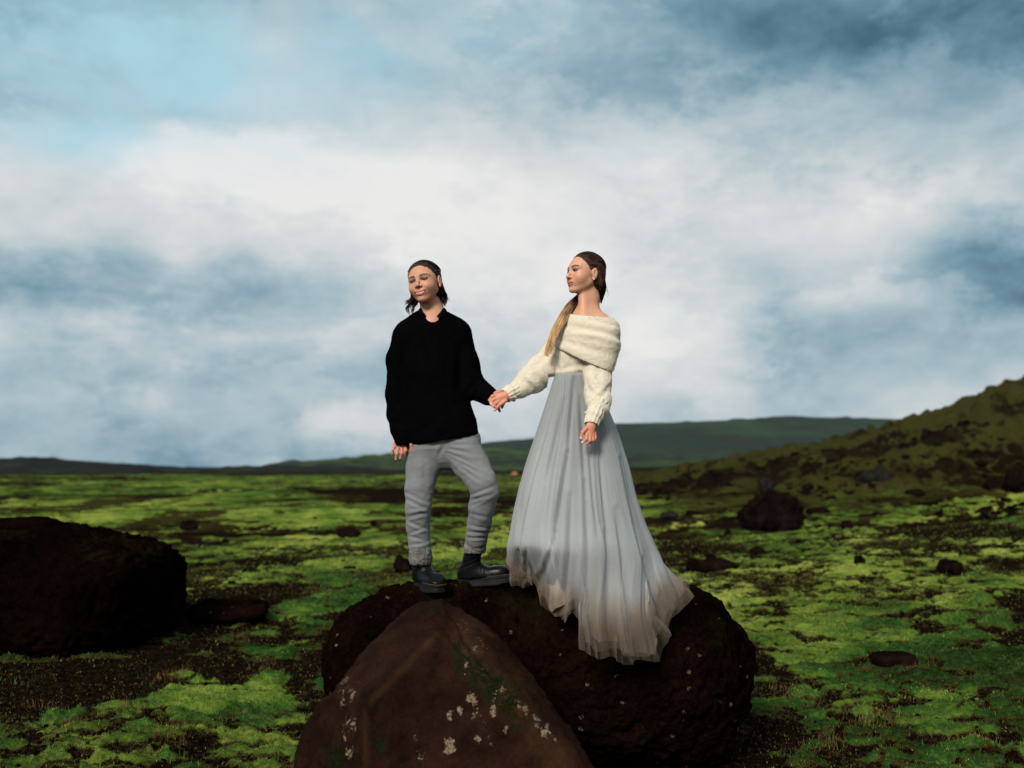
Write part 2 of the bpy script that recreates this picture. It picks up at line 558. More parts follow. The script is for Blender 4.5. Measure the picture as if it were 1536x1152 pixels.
M = {}
M['scoria'] = mat_rock('dark scoria', (0.0006, 0.0003, 0.0002), (0.0098, 0.0040, 0.0024), 1.3, 0.55, 38, moss=1)
M['scoria_left'] = mat_rock('black red scoria', (0.0006, 0.0003, 0.0002), (0.0065, 0.0024, 0.0016), 1.2, 0.0, 30, moss=1)
M['lava_far'] = mat_rock('field lava', (0.0018, 0.0011, 0.0009), (0.013, 0.0065, 0.0045), 1.0, 0.0, 14)
M['lava_grey'] = mat_rock('grey lava', (0.006, 0.006, 0.005), (0.024, 0.022, 0.019), 1.0, 0.0, 12)

def mat_red_rock():
    t = NT('brown lichened rock')
    o = t.co()
    n1 = t.noise(2.6, 5, 0.6, o, 0.4); n2 = t.noise(55, 5, 0.7, o); n3 = t.noise(9, 5, .6, o)
    f = t.math('ADD', t.math('ADD', t.math('MULTIPLY', n1, 0.4), t.math('MULTIPLY', n2, 0.25)), t.math('MULTIPLY', n3, 0.35))
    c = t.ramp(f, [(0.36, (0.0050, 0.0018, 0.0011)), (0.5, (0.0165, 0.0064, 0.0037)), (0.66, (0.038, 0.0150, 0.0088))])
    edge = t.attr('edge')
    c = t.mix(t.math('MULTIPLY', edge, t.math('MULTIPLY', n3, 0.9), clamp=True), c, (0.075, 0.034, 0.015))
    m = t.attr('moss')
    mm = t.math('MULTIPLY', m, t.ramp(t.noise(34, 4, .7, o), [(0.40, 0.0), (0.52, 1.0)]))
    c = t.mix(mm, c, t.ramp(t.noise(90, 3, .6, o), [(0.3, (0.002, 0.004, 0.001)), (0.7, (0.012, 0.018, 0.004))]))
    li = t.attr('lichen')
    w = t.noise(30, 6, .75, o)
    k = t.ramp(t.math('ADD', li, t.math('MULTIPLY', t.math('SUBTRACT', w, 0.5), 2.2)), [(0.52, 0.0), (0.62, 1.0)])
    lc = t.ramp(t.noise(120, 3, .6, o), [(0.35, (0.06, 0.038, 0.022)), (0.62, (0.25, 0.175, 0.115))])
    c = t.mix(k, c, lc)
    h = t.math('ADD', t.math('ADD', n2, t.math('MULTIPLY', n3, 1.5)), t.math('MULTIPLY', k, 0.25))
    nb = t.bump(t.math('ADD', h, t.math('MULTIPLY', t.noise(150, 4, .7, o), 0.6)), 0.9, 0.014)
    return t.done(c, 0.85, nb, Specular_IOR_Level=0.03)
M['red_rock'] = mat_red_rock()

def mat_ground():
    t = NT('mossy ground')
    o = t.co()
    m = t.attr('moss'); hue = t.attr('hue'); dry = t.attr('dry')
    fine = t.noise(26, 6, 0.7, o); med = t.noise(5.0, 5, 0.6, o); vf = t.noise(120, 4, 0.7, o)
    x = t.math('ADD', t.math('ADD', t.math('MULTIPLY', fine, 0.34), t.math('MULTIPLY', med, 0.26)), t.math('MULTIPLY', vf, 0.20))
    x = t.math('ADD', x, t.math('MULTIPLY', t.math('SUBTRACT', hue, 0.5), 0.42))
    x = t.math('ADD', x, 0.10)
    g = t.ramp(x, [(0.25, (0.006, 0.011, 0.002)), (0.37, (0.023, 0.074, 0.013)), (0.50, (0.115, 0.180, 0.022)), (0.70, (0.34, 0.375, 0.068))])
    olive = t.ramp(fine, [(0.35, (0.014, 0.011, 0.003)), (0.6, (0.062, 0.046, 0.011))])
    dm = t.math('MULTIPLY', dry, t.ramp(t.noise(11, 5, .65, o), [(0.38, 0.0), (0.56, 1.0)]), clamp=True)
    g = t.mix(dm, g, olive)
    soil = t.ramp(t.math('ADD', t.math('MULTIPLY', fine, 0.6), t.math('MULTIPLY', vf, 0.4)), [(0.36, (0.0018, 0.0010, 0.0006)), (0.5, (0.0065, 0.0036, 0.0020)), (0.70, (0.034, 0.019, 0.010))])
    mm = t.math('ADD', m, t.math('MULTIPLY', t.math('SUBTRACT', t.math('ADD', t.math('MULTIPLY', fine, 0.6), t.math('MULTIPLY', vf, 0.4)), 0.5), 1.5))
    stub = t.ramp(vf, [(0.35, (0.010, 0.009, 0.003)), (0.55, (0.045, 0.042, 0.010)), (0.72, (0.11, 0.075, 0.024))])
    c = t.mix(t.ramp(mm, [(0.08, 0.0), (0.36, 1.0)]), soil, stub)
    c = t.mix(t.ramp(mm, [(0.38, 0.0), (0.66, 1.0)]), c, g)
    h = t.math('ADD', t.math('MULTIPLY', fine, 1.0), t.math('MULTIPLY', vf, 0.45))
    nb = t.bump(h, 0.75, 0.03)
    return t.done(c, 0.95, nb, Specular_IOR_Level=0.0)
M['ground'] = mat_ground()

def mat_hill(name, cols, s1, s2, bd=0.5, lava=(0.010, 0.009, 0.008), cover=0.5):
    t = NT(name)
    o = t.scale(t.co(), (1, 1, 2.5))
    a = t.noise(s1, 7, 0.62, o); b = t.noise(s2, 5, 0.65, o)
    x = t.math('ADD', t.math('MULTIPLY', a, 0.6), t.math('MULTIPLY', b, 0.4))
    c = t.ramp(x, [(0.36, cols[0]), (0.50, cols[1]), (0.64, cols[2])])
    k = t.ramp(t.math('ADD', t.math('MULTIPLY', t.noise(s1 * 1.7, 7, 0.7, o), 0.6), t.math('MULTIPLY', b, 0.4)), [(cover - 0.03, 1.0), (cover + 0.05, 0.0)])
    c = t.mix(k, c, lava)
    nb = t.bump(x, 0.9, bd)
    return t.done(c, 0.95, nb, Specular_IOR_Level=0.05)
M['hill_mid'] = mat_hill('green hill', [(0.006, 0.013, 0.004), (0.018, 0.036, 0.008), (0.042, 0.068, 0.014)], 0.02, 0.12, 4.0, cover=0.46)
M['hill_far'] = mat_hill('far mesa', [(0.003, 0.009, 0.005), (0.008, 0.019, 0.008), (0.020, 0.042, 0.012)], 0.008, 0.05, 8.0, cover=0.44)
M['ridge'] = mat_hill('lava ridge', [(0.006, 0.007, 0.004), (0.012, 0.014, 0.007), (0.022, 0.026, 0.010)], 0.06, 0.4, 1.0, (0.004, 0.0045, 0.004), cover=0.52)

def mat_blades(name, ramp_cols, transl=0.0):
    t = NT(name)
    v = t.attr('tint')
    c = t.ramp(v, ramp_cols)
    return t.done(c, 0.8, None, Specular_IOR_Level=0.15)
M['tuft'] = mat_blades('moss shoots', [(0.0, (0.008, 0.018, 0.003)), (0.33, (0.032, 0.080, 0.012)), (0.57, (0.125, 0.195, 0.028)), (0.82, (0.34, 0.385, 0.072)), (1.0, (0.075, 0.045, 0.018))])
M['stalk'] = mat_blades('red stalks', [(0.0, (0.10, 0.03, 0.015)), (0.6, (0.20, 0.07, 0.03)), (1.0, (0.28, 0.20, 0.08))])
M['grass'] = mat_blades('green grass', [(0.0, (0.02, 0.09, 0.02)), (1.0, (0.09, 0.22, 0.05))])

def mat_vcol(name, rough=0.5, spec=0.3, bump=0, bs=0.002, sss=0.0, fine=0.0, fscale=300):
    t = NT(name)
    c = t.attr('col', True)
    if fine:
        n = t.noise(fscale, 4, .7)
        c = t.mix(1.0, c, t.ramp(n, [(0.3, 1 - fine), (0.7, 1 + fine)]), 'MULTIPLY')
    nb = t.bump(t.noise(bump, 4, .6), 0.4, bs) if bump else None
    kw = dict(Specular_IOR_Level=spec)
    m = t.done(c, rough, nb, **kw)
    if sss:
        t.b.inputs['Subsurface Weight'].default_value = sss
        t.b.inputs['Subsurface Radius'].default_value = (0.010, 0.004, 0.002)
        t.b.inputs['Subsurface Scale'].default_value = 1.0
    return m
M['skin'] = mat_vcol('skin', 0.48, 0.35, 180, 0.0012, 0.12, 0.05, 120)
M['hair_dark'] = mat_vcol('dark wet hair', 0.6, 0.12, fine=0.35, fscale=160)
M['hair_blond'] = mat_vcol('brown to blond hair', 0.6, 0.12, fine=0.30, fscale=160)

def mat_knit(name, col, scale, bd=0.003, var=0.15, sheen=0.3, rough=0.95, dark=None):
    t = NT(name)
    o = t.co()
    n = t.noise(scale, 5, 0.75, o); n2 = t.noise(scale * 0.12, 3, .5, o)
    wv = t.N.new('ShaderNodeTexWave'); wv.inputs['Scale'].default_value = scale * 0.35; wv.inputs['Distortion'].default_value = 3.0
    wv.inputs['Detail'].default_value = 2; wv.bands_direction = 'Z'; t.L.new(o, wv.inputs['Vector'])
    f = t.math('ADD', t.math('MULTIPLY', n, 0.65), t.math('ADD', t.math('MULTIPLY', n2, 0.25), t.math('MULTIPLY', wv.outputs['Fac'], 0.03)))
    lo = dark or tuple(v * (1 - var) for v in col); hi = tuple(min(v * (1 + var), 1) for v in col)
    c = t.ramp(f, [(0.35, lo), (0.65, hi)])
    nb = t.bump(t.math('ADD', n, t.math('MULTIPLY', wv.outputs['Fac'], 0.06)), 0.6, bd)
    return t.done(c, rough, nb, Specular_IOR_Level=0.1 if sum(col) > 0.1 else 0.0, Sheen_Weight=sheen, Sheen_Roughness=0.6)
M['black_knit'] = mat_knit('black wool', (0.0022, 0.0020, 0.0023), 160, 0.002, 0.5, 0.0)
M['black_collar'] = mat_knit('black collar cloth', (0.0045, 0.0042, 0.0045), 300, 0.001, 0.3, 0.0, 0.8)
M['cream_knit'] = mat_knit('cream mohair', (0.66, 0.57, 0.43), 170, 0.005, 0.15, 0.30)
M['grey_cloth'] = mat_knit('grey chino cloth', (0.172, 0.175, 0.172), 420, 0.0006, 0.12, 0.05, 0.85)
M['heather'] = mat_knit('heather sock', (0.20, 0.185, 0.165), 210, 0.005, 0.5, 0.1, 0.95, (0.02, 0.018, 0.015))

t = NT('black leather')
M['leather'] = t.done(t.ramp(t.noise(9, 4, .6), [(0.35, (0.002, 0.002, 0.002)), (0.7, (0.006, 0.006, 0.007))]), t.ramp(t.noise(14, 3, .6), [(0.3, 0.26), (0.7, 0.5)]), t.bump(t.noise(90, 5, .6), 0.35, 0.002), Specular_IOR_Level=0.14)
t = NT('black rubber')
M['rubber'] = t.done(t.ramp(t.noise(25, 4, .6), [(0.35, (0.0015, 0.0015, 0.0015)), (0.75, (0.006, 0.005, 0.004))]), 0.7, t.bump(t.noise(70, 4, .6), 0.3, 0.002))
t = NT('yellow thread'); M['stitch'] = t.done(t.ramp(t.noise(80, 2, .5), [(0.3, (0.12, 0.07, 0.015)), (0.7, (0.30, 0.19, 0.05))]), 0.7)
t = NT('tab webbing'); M['webbing'] = t.done(t.ramp(t.noise(400, 2, .5), [(0.4, (0.01, 0.01, 0.01)), (0.7, (0.22, 0.15, 0.05))]), 0.8)
t = NT('eyeball'); M['eye'] = t.done(t.attr('col', True), 0.2, None, Specular_IOR_Level=0.2)
t = NT('nail'); M['nail'] = t.done(t.ramp(t.noise(60, 2, .5), [(0.3, (0.50, 0.22, 0.20)), (0.7, (0.60, 0.30, 0.27))]), 0.2, None, Specular_IOR_Level=0.5)
t = NT('pearl'); M['pearl'] = t.done(t.ramp(t.noise(60, 2, .5), [(0.3, (0.6, 0.55, 0.5)), (0.7, (0.75, 0.7, 0.65))]), 0.2, None, Specular_IOR_Level=0.7)
t = NT('orange earth'); M['orange'] = t.done(t.ramp(t.noise(0.8, 4, .6), [(0.3, (0.20, 0.07, 0.02)), (0.7, (0.42, 0.17, 0.07))]), 0.9)

def mat_tulle(name, alpha, stain=True):
    t = NT(name)
    t.N.remove(t.b)
    st = t.attr('stain'); n = t.noise(5.0, 5, .6); sp = t.noise(60, 3, .6)
    k = t.math('ADD', st, t.math('MULTIPLY', t.math('SUBTRACT', n, 0.5), 0.55), clamp=True)
    c = t.ramp(k, [(0.0, (0.440, 0.448, 0.442)), (0.35, (0.430, 0.430, 0.418)), (0.55, (0.365, 0.325, 0.282)), (0.78, (0.30, 0.232, 0.174)), (1.0, (0.21, 0.155, 0.112))])
    sk = t.ramp(t.math('MULTIPLY', sp, t.math('ADD', st, 0.2)), [(0.62, 0.0), (0.68, 1.0)])
    c = t.mix(t.math('MULTIPLY', sk, 0.5), c, (0.10, 0.075, 0.055))
    di = t.N.new('ShaderNodeBsdfDiffuse'); t.L.new(c, di.inputs[0])
    tr = t.N.new('ShaderNodeBsdfTranslucent'); t.L.new(c, tr.inputs[0])
    tp = t.N.new('ShaderNodeBsdfTransparent')
    m1 = t.N.new('ShaderNodeMixShader'); m1.inputs[0].default_value = 0.30
    t.L.new(di.outputs[0], m1.inputs[1]); t.L.new(tr.outputs[0], m1.inputs[2])
    lw = t.N.new('ShaderNodeLayerWeight'); lw.inputs[0].default_value = 0.55
    sheer = t.attr('sheer')
    a = t.math('SUBTRACT', t.math('ADD', alpha, t.math('MULTIPLY', lw.outputs['Facing'], 0.75)), sheer, clamp=True)
    m2 = t.N.new('ShaderNodeMixShader'); t.L.new(a, m2.inputs[0])
    t.L.new(tp.outputs[0], m2.inputs[1]); t.L.new(m1.outputs[0], m2.inputs[2])
    t.L.new(m2.outputs[0], t.out.inputs['Surface'])
    return t.m
M['tulle'] = mat_tulle('pale blue grey tulle', 0.36)
M['tulle_lining'] = mat_tulle('pale blue grey lining', 1.0)
# ------------------------------------------------------------ the land
def hillcrest(x):
    return np.interp(x, [0, 8, 12, 20, 29, 36, 45, 70, 200], [0, 0.15, 0.55, 1.3, 2.7, 4.6, 7.2, 11, 14])

def base_h(x, y):
    """broad shape of the ground in metres"""
    x = np.asarray(x, float); y = np.asarray(y, float)
    r = np.sqrt(x * x + y * y)
    tilt = 0.085 * np.maximum(0, np.sqrt((np.maximum(x - 2.0, 0)) ** 2 + 0.3) - 0.55) * sstep(0, 12, y)
    far = sstep(70, 105, y)
    h = tilt * (1 - far) + hillcrest(x) * sstep(18, 68, y) * (1 - far * 0.85)
    h = h + far * np.maximum(x - 8, 0) * 0.0
    near = sstep(2.5, 9, r)
    h = h + near * (fbm2(x * 0.16, y * 0.16, 3, 3) - 0.5) * 0.34 * sstep(400, 60, r)
    h = h + near * (fbm2(x * 0.9 + 7, y * 0.9, 2, 5) - 0.5) * 0.06 * sstep(80, 20, r)
    lump = sstep(18, 34, y) * sstep(3, 12, x) * (1 - far)
    h = h + lump * ((fbm2(x * 0.5, y * 0.5, 4, 9, 0.6) - 0.5) * 1.1 + (fbm2(x * 1.6, y * 1.2, 3, 10, 0.65) - 0.5) * 0.75)
    return h

def at_ground(px, py, fn=None):
    x, y, z = ray(px, py)
    Y = np.geomspace(3, 300, 1500)
    g = base_h(x / y * Y, Y); rz = CAM_H + z / y * Y
    i = np.argmax(rz <= g)
    if rz[i] > g[i]: i = len(Y) - 1
    return np.array([x / y * Y[i], Y[i], g[i]])

# places where the moss is thin or thick: (px, py, half width px, half height px, weight)
BIAS = [(330, 905, 80, 45, -0.34), (390, 850, 100, 20, -0.26), (430, 885, 40, 26, -0.22), (310, 955, 60, 16, -0.20), (180, 1015, 190, 32, -0.22), (60, 1060, 120, 30, -0.12), (320, 985, 50, 14, 0.14), (90, 985, 90, 14, 0.15),
        (300, 1050, 110, 30, 0.10), (330, 1110, 160, 26, 0.10), (520, 852, 80, 26, 0.20), (470, 905, 60, 14, 0.16), (430, 960, 70, 26, 0.07), (150, 815, 60, 4, -0.2),
        (330, 802, 90, 6, -0.16), (1170, 905, 70, 16, -0.22), (1290, 895, 90, 10, -0.12), (1420, 930, 90, 22, -0.14), (1300, 985, 60, 16, -0.14), (1150, 990, 45, 30, -0.15),
        (1230, 940, 80, 18, 0.12), (1230, 1050, 130, 34, 0.16), (1190, 975, 40, 8, 0.18), (1460, 962, 40, 6, 0.25), (1120, 870, 110, 12, 0.16), (1400, 880, 140, 10, 0.14),
        (1440, 1060, 90, 50, -0.10), (1050, 1120, 120, 30, -0.16), (1000, 1130, 120, 30, -0.1), (1380, 790, 140, 16, -0.08), (1450, 800, 90, 24, -0.10), (1200, 800, 200, 20, 0.08),
        (120, 745, 200, 6, -0.10), (40, 765, 60, 5, -0.2), (520, 735, 90, 4, -0.12), (660, 740, 200, 12, -0.22), (850, 760, 150, 10, -0.15), (1030, 850, 40, 8, -0.15), (40, 800, 60, 10, 0.1),
        (200, 730, 300, 14, 0.10), (350, 770, 240, 16, 0.14), (1100, 760, 120, 22, -0.05)]
def moss_mask(x, y):
    r = np.sqrt(x * x + y * y)
    wx = x + 0.5 * (fbm2(x * 0.7, y * 0.7, 2, 21) - 0.5); wy = y + 0.5 * (fbm2(x * 0.7, y * 0.7, 2, 22) - 0.5)
    n = 0.30 * fbm2(wx * 0.36, wy * 0.22, 3, 31) + 0.30 * fbm2(wx * 1.0, wy * 1.0, 3, 32) + 0.40 * fbm2(wx * 3.3, wy * 4.2, 4, 33, 0.62)
    far = sstep(14, 60, r)
    n = n * (1 - 0.55 * far) + 0.55 * far * (0.6 * fbm2(x * 0.09, y * 0.05, 4, 34) + 0.4 * fbm2(x * 0.5, y * 0.2, 3, 35))
    b = np.zeros_like(n)
    for px, py, rx, ry, w in BIAS:
        c = at_ground(px, py)
        sx = rx * c[1] / F; sy = ry * c[1] ** 2 / (F * 1.4)
        b += w * np.exp(-(((x - c[0]) / sx) ** 2 + ((y - c[1]) / sy) ** 2))
    m = n + 0.62 * b - 0.010 + 0.036 * sstep(6, 14, r) - 0.030 * sstep(25, 50, r)
    return m, n

def ground_full(x, y):
    """height, moss cover, hue and dryness"""
    r = np.sqrt(x * x + y * y)
    h = base_h(x, y)
    m, n = moss_mask(x, y)
    wx = x + 0.25 * (fbm2(x * 2, y * 2, 2, 41) - 0.5); wy = y + 0.25 * (fbm2(x * 2, y * 2, 2, 42) - 0.5)
    c1, v1 = cell2(wx * 2.2, wy * 3.0, 51); c2, v2 = cell2(wx * 6.0, wy * 7.5, 52)
    p1 = np.sqrt(np.clip(1 - (c1 / 0.80) ** 2, 0, 1)); p2 = np.sqrt(np.clip(1 - (c2 / 0.75) ** 2, 0, 1))
    mh = sstep(0.43, 0.56, m)
    m = sstep(0.440, 0.535, m - 0.008 + 0.085 * (p1 - 0.62) * (0.5 + v1) + 0.045 * (p2 - 0.6))
    wx3 = x + 0.16 * (fbm2(x * 5, y * 5, 3, 43, .6) - 0.5); wy3 = y + 0.16 * (fbm2(x * 5, y * 5, 3, 44, .6) - 0.5)
    c3, v3 = cell2(wx3 * 3.6, wy3 * 5.0, 53)
    gate = sstep(0.40, 0.60, fbm2(x * 0.9, y * 0.9, 3, 54) + 0.10 * sstep(9, 5, r) - 0.06 * sstep(12, 30, r))
    crev = np.maximum(sstep(0.44, 0.62, c3 + 0.20 * (v3 - 0.4)), 0.8 * sstep(0.50, 0.70, c2 + 0.15 * (v2 - 0.5)))
    holes = sstep(0.56, 0.66, fbm2(x * 4.2 + 3, y * 6.0, 3, 55, 0.6))
    near = sstep(40, 14, r)
    m = m * (1 - np.clip(0.85 * crev * gate + 0.9 * holes, 0, 1) * near)
    streak = sstep(0.50, 0.60, fbm2(x * 1.0 + 9, y * 0.5, 4, 56, 0.62)) * sstep(8, 13, r) * sstep(60, 35, r) + sstep(0.55, 0.64, fbm2(x * 0.30 + 9, y * 0.13, 4, 57, 0.6)) * sstep(26, 45, r)  # bare brown streaks; the nearer ones also imitate shade under hummocks
    m = m * (1 - 0.72 * np.clip(streak, 0, 1))
    mh = mh * (1 - 0.6 * sstep(0.25, 0.62, c3) * gate) * (1 - 0.6 * holes)
    amp = sstep(90, 12, r)
    h = h + amp * mh * (0.020 + 0.036 * p1 * (0.2 + 1.0 * v1) + 0.016 * p2)
    h = h + amp * (1 - m) * (fbm2(x * 9, y * 9, 3, 61, 0.65) - 0.5) * 0.04
    h = h + amp * (fbm2(x * 16, y * 16, 3, 62, 0.6) - 0.5) * (0.018 + 0.012 * mh)
    hue = 0.5 + 1.1 * (fbm2(x * 0.5, y * 0.35, 3, 71) - 0.5) + 0.7 * (fbm2(x * 2.5, y * 2.5, 2, 72) - 0.5) + 0.50 * sstep(5.5, 11, y) - 0.54 - 0.20 * sstep(22, 70, y) + 0.05 * p1 + 0.05 * p2  # near moss pushed to dark green: foreground dimming of light put into its colour
    # the slope above the bright foot carries darker, browner growth with bare lava
    foot = 23 + 2.5 * (fbm2(x * 0.15, y * 0.05, 2, 81) - 0.5) * 2 - 0.12 * np.clip(x - 6, 0, 40)
    slope = sstep(0.9, 1.15, y / foot) * sstep(2.5, 6.0, x - 0.02 * y)
    plain_far = sstep(16, 80, y) * 0.50
    dry = np.clip(0.30 + 1.2 * (fbm2(x * 0.9, y * 0.6, 3, 91) - 0.5) + slope * 0.95 + plain_far * sstep(-20, 10, x), 0, 1)
    hue = hue - slope * 0.66 - 0.10 * sstep(110, 190, y)
    m = m * (1 - slope * 0.65 * sstep(0.44, 0.60, fbm2(x * 0.45, y * 0.3, 4, 95)))
    m = m * (1 - 0.92 * sstep(185, 215, y + 20 * (fbm2(x * 0.02, y * 0.02, 2, 96) - 0.5)))
    return h, m, np.clip(hue, 0, 1), dry

def build_ground():
    dense = np.radians(np.linspace(-40, 40, 1000))
    sparse = np.radians(np.concatenate([np.linspace(40, 320, 72)[1:-1]]))
    ang = np.concatenate([dense, sparse])
    rad = np.concatenate([[0.35, 0.9, 1.6, 2.3, 2.9], np.geomspace(3.3, 16, 420), np.geomspace(16, 60, 190)[1:], np.geomspace(60, 260, 80)[1:], np.geomspace(260, 5200, 22)[1:]])
    A, R = np.meshgrid(ang, rad)
    x = (np.sin(A) * R).ravel(); y = (np.cos(A) * R).ravel()
    h, m, hue, dry = ground_full(x, y)
    nr, na = len(rad), len(ang)
    i = np.arange(nr - 1)[:, None]; j = np.arange(na)[None, :]; j2 = (j + 1) % na
    q = np.stack([i * na + j, (i + 1) * na + j, (i + 1) * na + j2, i * na + j2], -1).reshape(-1, 4)
    V = np.stack([x, y, h], 1)
    V = np.concatenate([V, [[0, 0, 0]]])
    V = V.astype(np.float32)
    m, hue, dry = [np.append(a, 0.5) for a in (m, hue, dry)]
    # close the middle with slim quads
    c = len(V) - 1
    jj = np.arange(0, na - 1, 2)
    cap = np.stack([np.full(len(jj), c), jj, jj + 1, (jj + 2) % na], 1)
    q = np.concatenate([q, cap])[:, ::-1]
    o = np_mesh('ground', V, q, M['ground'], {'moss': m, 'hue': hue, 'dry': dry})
    tag(o, 'uneven plain of bright green moss cushions and dark volcanic soil', kind='structure')
    return o
build_ground()

def ridge_sheet(name, pts, Y0, depth_front, depth_back, mat, label, rough_amp, rough_scale, base_py, seed, nx=420, ny=40, shelf=None):
    """a hill with its crest through pts (px,py) at distance Y0, falling towards the viewer and beyond"""
    pts = np.array(pts, float)
    px = np.linspace(pts[0, 0], pts[-1, 0], nx)
    py = np.interp(px, pts[:, 0], pts[:, 1])
    crest = np.array([P(a, b, Y0) for a, b in zip(px, py)])
    foot_z = -0.5
    rows = []
    ts = np.concatenate([np.linspace(-1, 0, ny), np.linspace(0, 1, ny // 2)[1:]])
    for t_ in ts:
        Y = Y0 + (t_ * depth_front if t_ < 0 else t_ * depth_back)
        x = crest[:, 0] * (1.0 if t_ < 0 else 1.0)
        if t_ < 0:
            s_ = 1 + t_
            prof = shelf(s_) if shelf else s_ ** 1.15
        else: prof = (1 - t_) ** 1.4
        z = foot_z - 2 + (crest[:, 2] - foot_z + 2) * prof
        n = (fbm2(x * rough_scale, np.full(nx, Y) * rough_scale, 5, seed, 0.55) - 0.5) * rough_amp * (0.35 + 0.65 * min(1, max(0, 1 - abs(t_))))
        n2 = np.maximum(0, fbm2(x * rough_scale * 6, np.full(nx, Y) * rough_scale * 6, 2, seed + 5) - 0.62) * rough_amp * 1.6
        rows.append(np.stack([x, np.full(nx, Y), z + n + n2], 1))
    V = np.concatenate(rows); nr = len(ts)
    i = np.arange(nr - 1)[:, None]; j = np.arange(nx - 1)[None, :]
    q = np.stack([i * nx + j, i * nx + j + 1, (i + 1) * nx + j + 1, (i + 1) * nx + j], -1).reshape(-1, 4)
    o = np_mesh(name, V, q, mat)
    return tag(o, label, kind='structure')

ridge_sheet('lava_ridge', [(-500, 700), (-300, 690), (0, 688), (70, 686), (150, 691), (200, 694), (280, 701), (330, 702), (400, 699), (440, 697), (520, 699), (600, 703), (720, 706), (860, 708), (980, 712)],
            270, 48, 60, M['ridge'], 'low black lava ridge along the far edge of the plain', 1.6, 0.035, 712, 201, 620, 30)
ridge_sheet('green_hill', [(340, 712), (430, 697), (470, 692), (520, 687), (570, 682), (640, 678), (740, 674), (800, 676), (950, 682), (1050, 688), (1200, 700), (1400, 712), (1700, 722)],
            520, 200, 160, M['hill_mid'], 'rounded green hill behind the couple', 3.0, 0.018, 712, 211, 520, 60)
ridge_sheet('far_hill', [(380, 716), (440, 700), (500, 692), (560, 684), (620, 676), (680, 670), (740, 663), (800, 658), (860, 644), (925, 635), (1000, 633), (1080, 630), (1180, 624), (1230, 626), (1330, 629), (1400, 630), (1520, 632), (1700, 640), (1900, 660)],
            950, 420, 300, M['hill_far'], 'flat topped dark blue green mountain on the horizon', 4.0, 0.010, 712, 221, 620, 60,
            shelf=lambda s_: float(np.interp(s_, [0, 0.35, 0.62, 0.78, 0.93, 1.0], [0, 0.22, 0.50, 0.72, 0.93, 1.0])))
# ------------------------------------------------------------ boulders
def finish_rock(F_, name, mat, label, cat, big, fine, seed, origin, attrs_fn=None, pit=0.012, it=1, group=None, nf=9.0, folds=None):
    V, Q = F_.mesh()
    V = relax(V, Q, it)
    N = normals(V, Q)
    d = (fbm3(V * 2.2, 3, seed) - 0.5) * big * 2
    d += (fbm3(V * nf, 4, seed + 3, 0.6) - 0.5) * fine * 2
    if folds: d += groove(V, N, folds, origin[1], False)
    c = noise3(V * 26, seed + 9); c2 = noise3(V * 48, seed + 10)
    d -= pit * sstep(0.60, 0.80, c) + pit * 0.6 * sstep(0.6, 0.8, c2)
    d += pit * 0.9 * sstep(0.34, 0.16, c)
    V = V + N * d[:, None]
    N = normals(V, Q)
    at = attrs_fn(V, N) if attrs_fn else None
    o = np_mesh(name, V, Q, mat, at, origin=origin)
    return tag(o, label, cat, group)

# the long boulder the couple stands on
g = Field(np.arange(-1.25, 1.50, 0.0125), np.arange(4.40, 6.25, 0.0125), np.arange(-0.25, 1.05, 0.0125))
g.ell((0.60, 5.33, 0.405), (0.64, 0.59, 0.45), p=2.3, k=0.05)
g.ell((0.10, 5.35, 0.40), (0.62, 0.56, 0.445), p=2.5, k=0.15)
g.ell((-0.42, 5.30, 0.38), (0.44, 0.47, 0.43), p=2.6, k=0.15)
g.ell((-0.68, 5.25, 0.36), (0.26, 0.36, 0.41), p=2.3, k=0.12)
g.ell((0.72, 5.50, 0.47), (0.42, 0.42, 0.385), p=2.4, k=0.12)
def a_big(V, N):
    n = fbm3(V * 3.0, 3, 301)
    return {'moss': np.clip(sstep(0.60, 0.72, n) * sstep(0.0, 0.8, N[:, 2]) * 0.06, 0, 1)}
finish_rock(g, 'boulder', M['scoria'], 'long dark pitted lava boulder that the couple stands on', 'boulder', 0.060, 0.034, 300, (0.2, 5.3, 0.0), a_big, 0.012)

# the brown pointed rock in front of it: a solid bounded by planes
def plane_rock(fd, planes, k):
    fd.D[:] = -5.0
    for pt, n in planes: fd.half(np.asarray(pt, float), n, k)
def face(a, b, c, inside):
    a, b, c, ins = [np.asarray(v, float) for v in (a, b, c, inside)]
    n = np.cross(b - a, c - a); n /= np.linalg.norm(n)
    if (ins - a) @ n > 0: n = -n
    return (a, n)
apex = P(640, 893, 4.62); sh = P(655, 948, 4.25)             # top of the rock, and the shoulder where its ridges split
lf = P(452, 1085, 4.35); rb = P(884, 1140, 4.35); fr = P(700, 1290, 3.45); fl = P(500, 1250, 3.55); rr = P(905, 1260, 3.75)
bk = np.array([apex[0] + 0.05, 5.0, 0.2])
ins = np.array([-0.35, 4.35, 0.25])
g = Field(np.arange(-1.45, 0.85, 0.011), np.arange(3.35, 5.2, 0.011), np.arange(-0.12, 1.0, 0.011))
K1 = P(558, 1050, 4.08); K2 = P(835, 1108, 4.02)
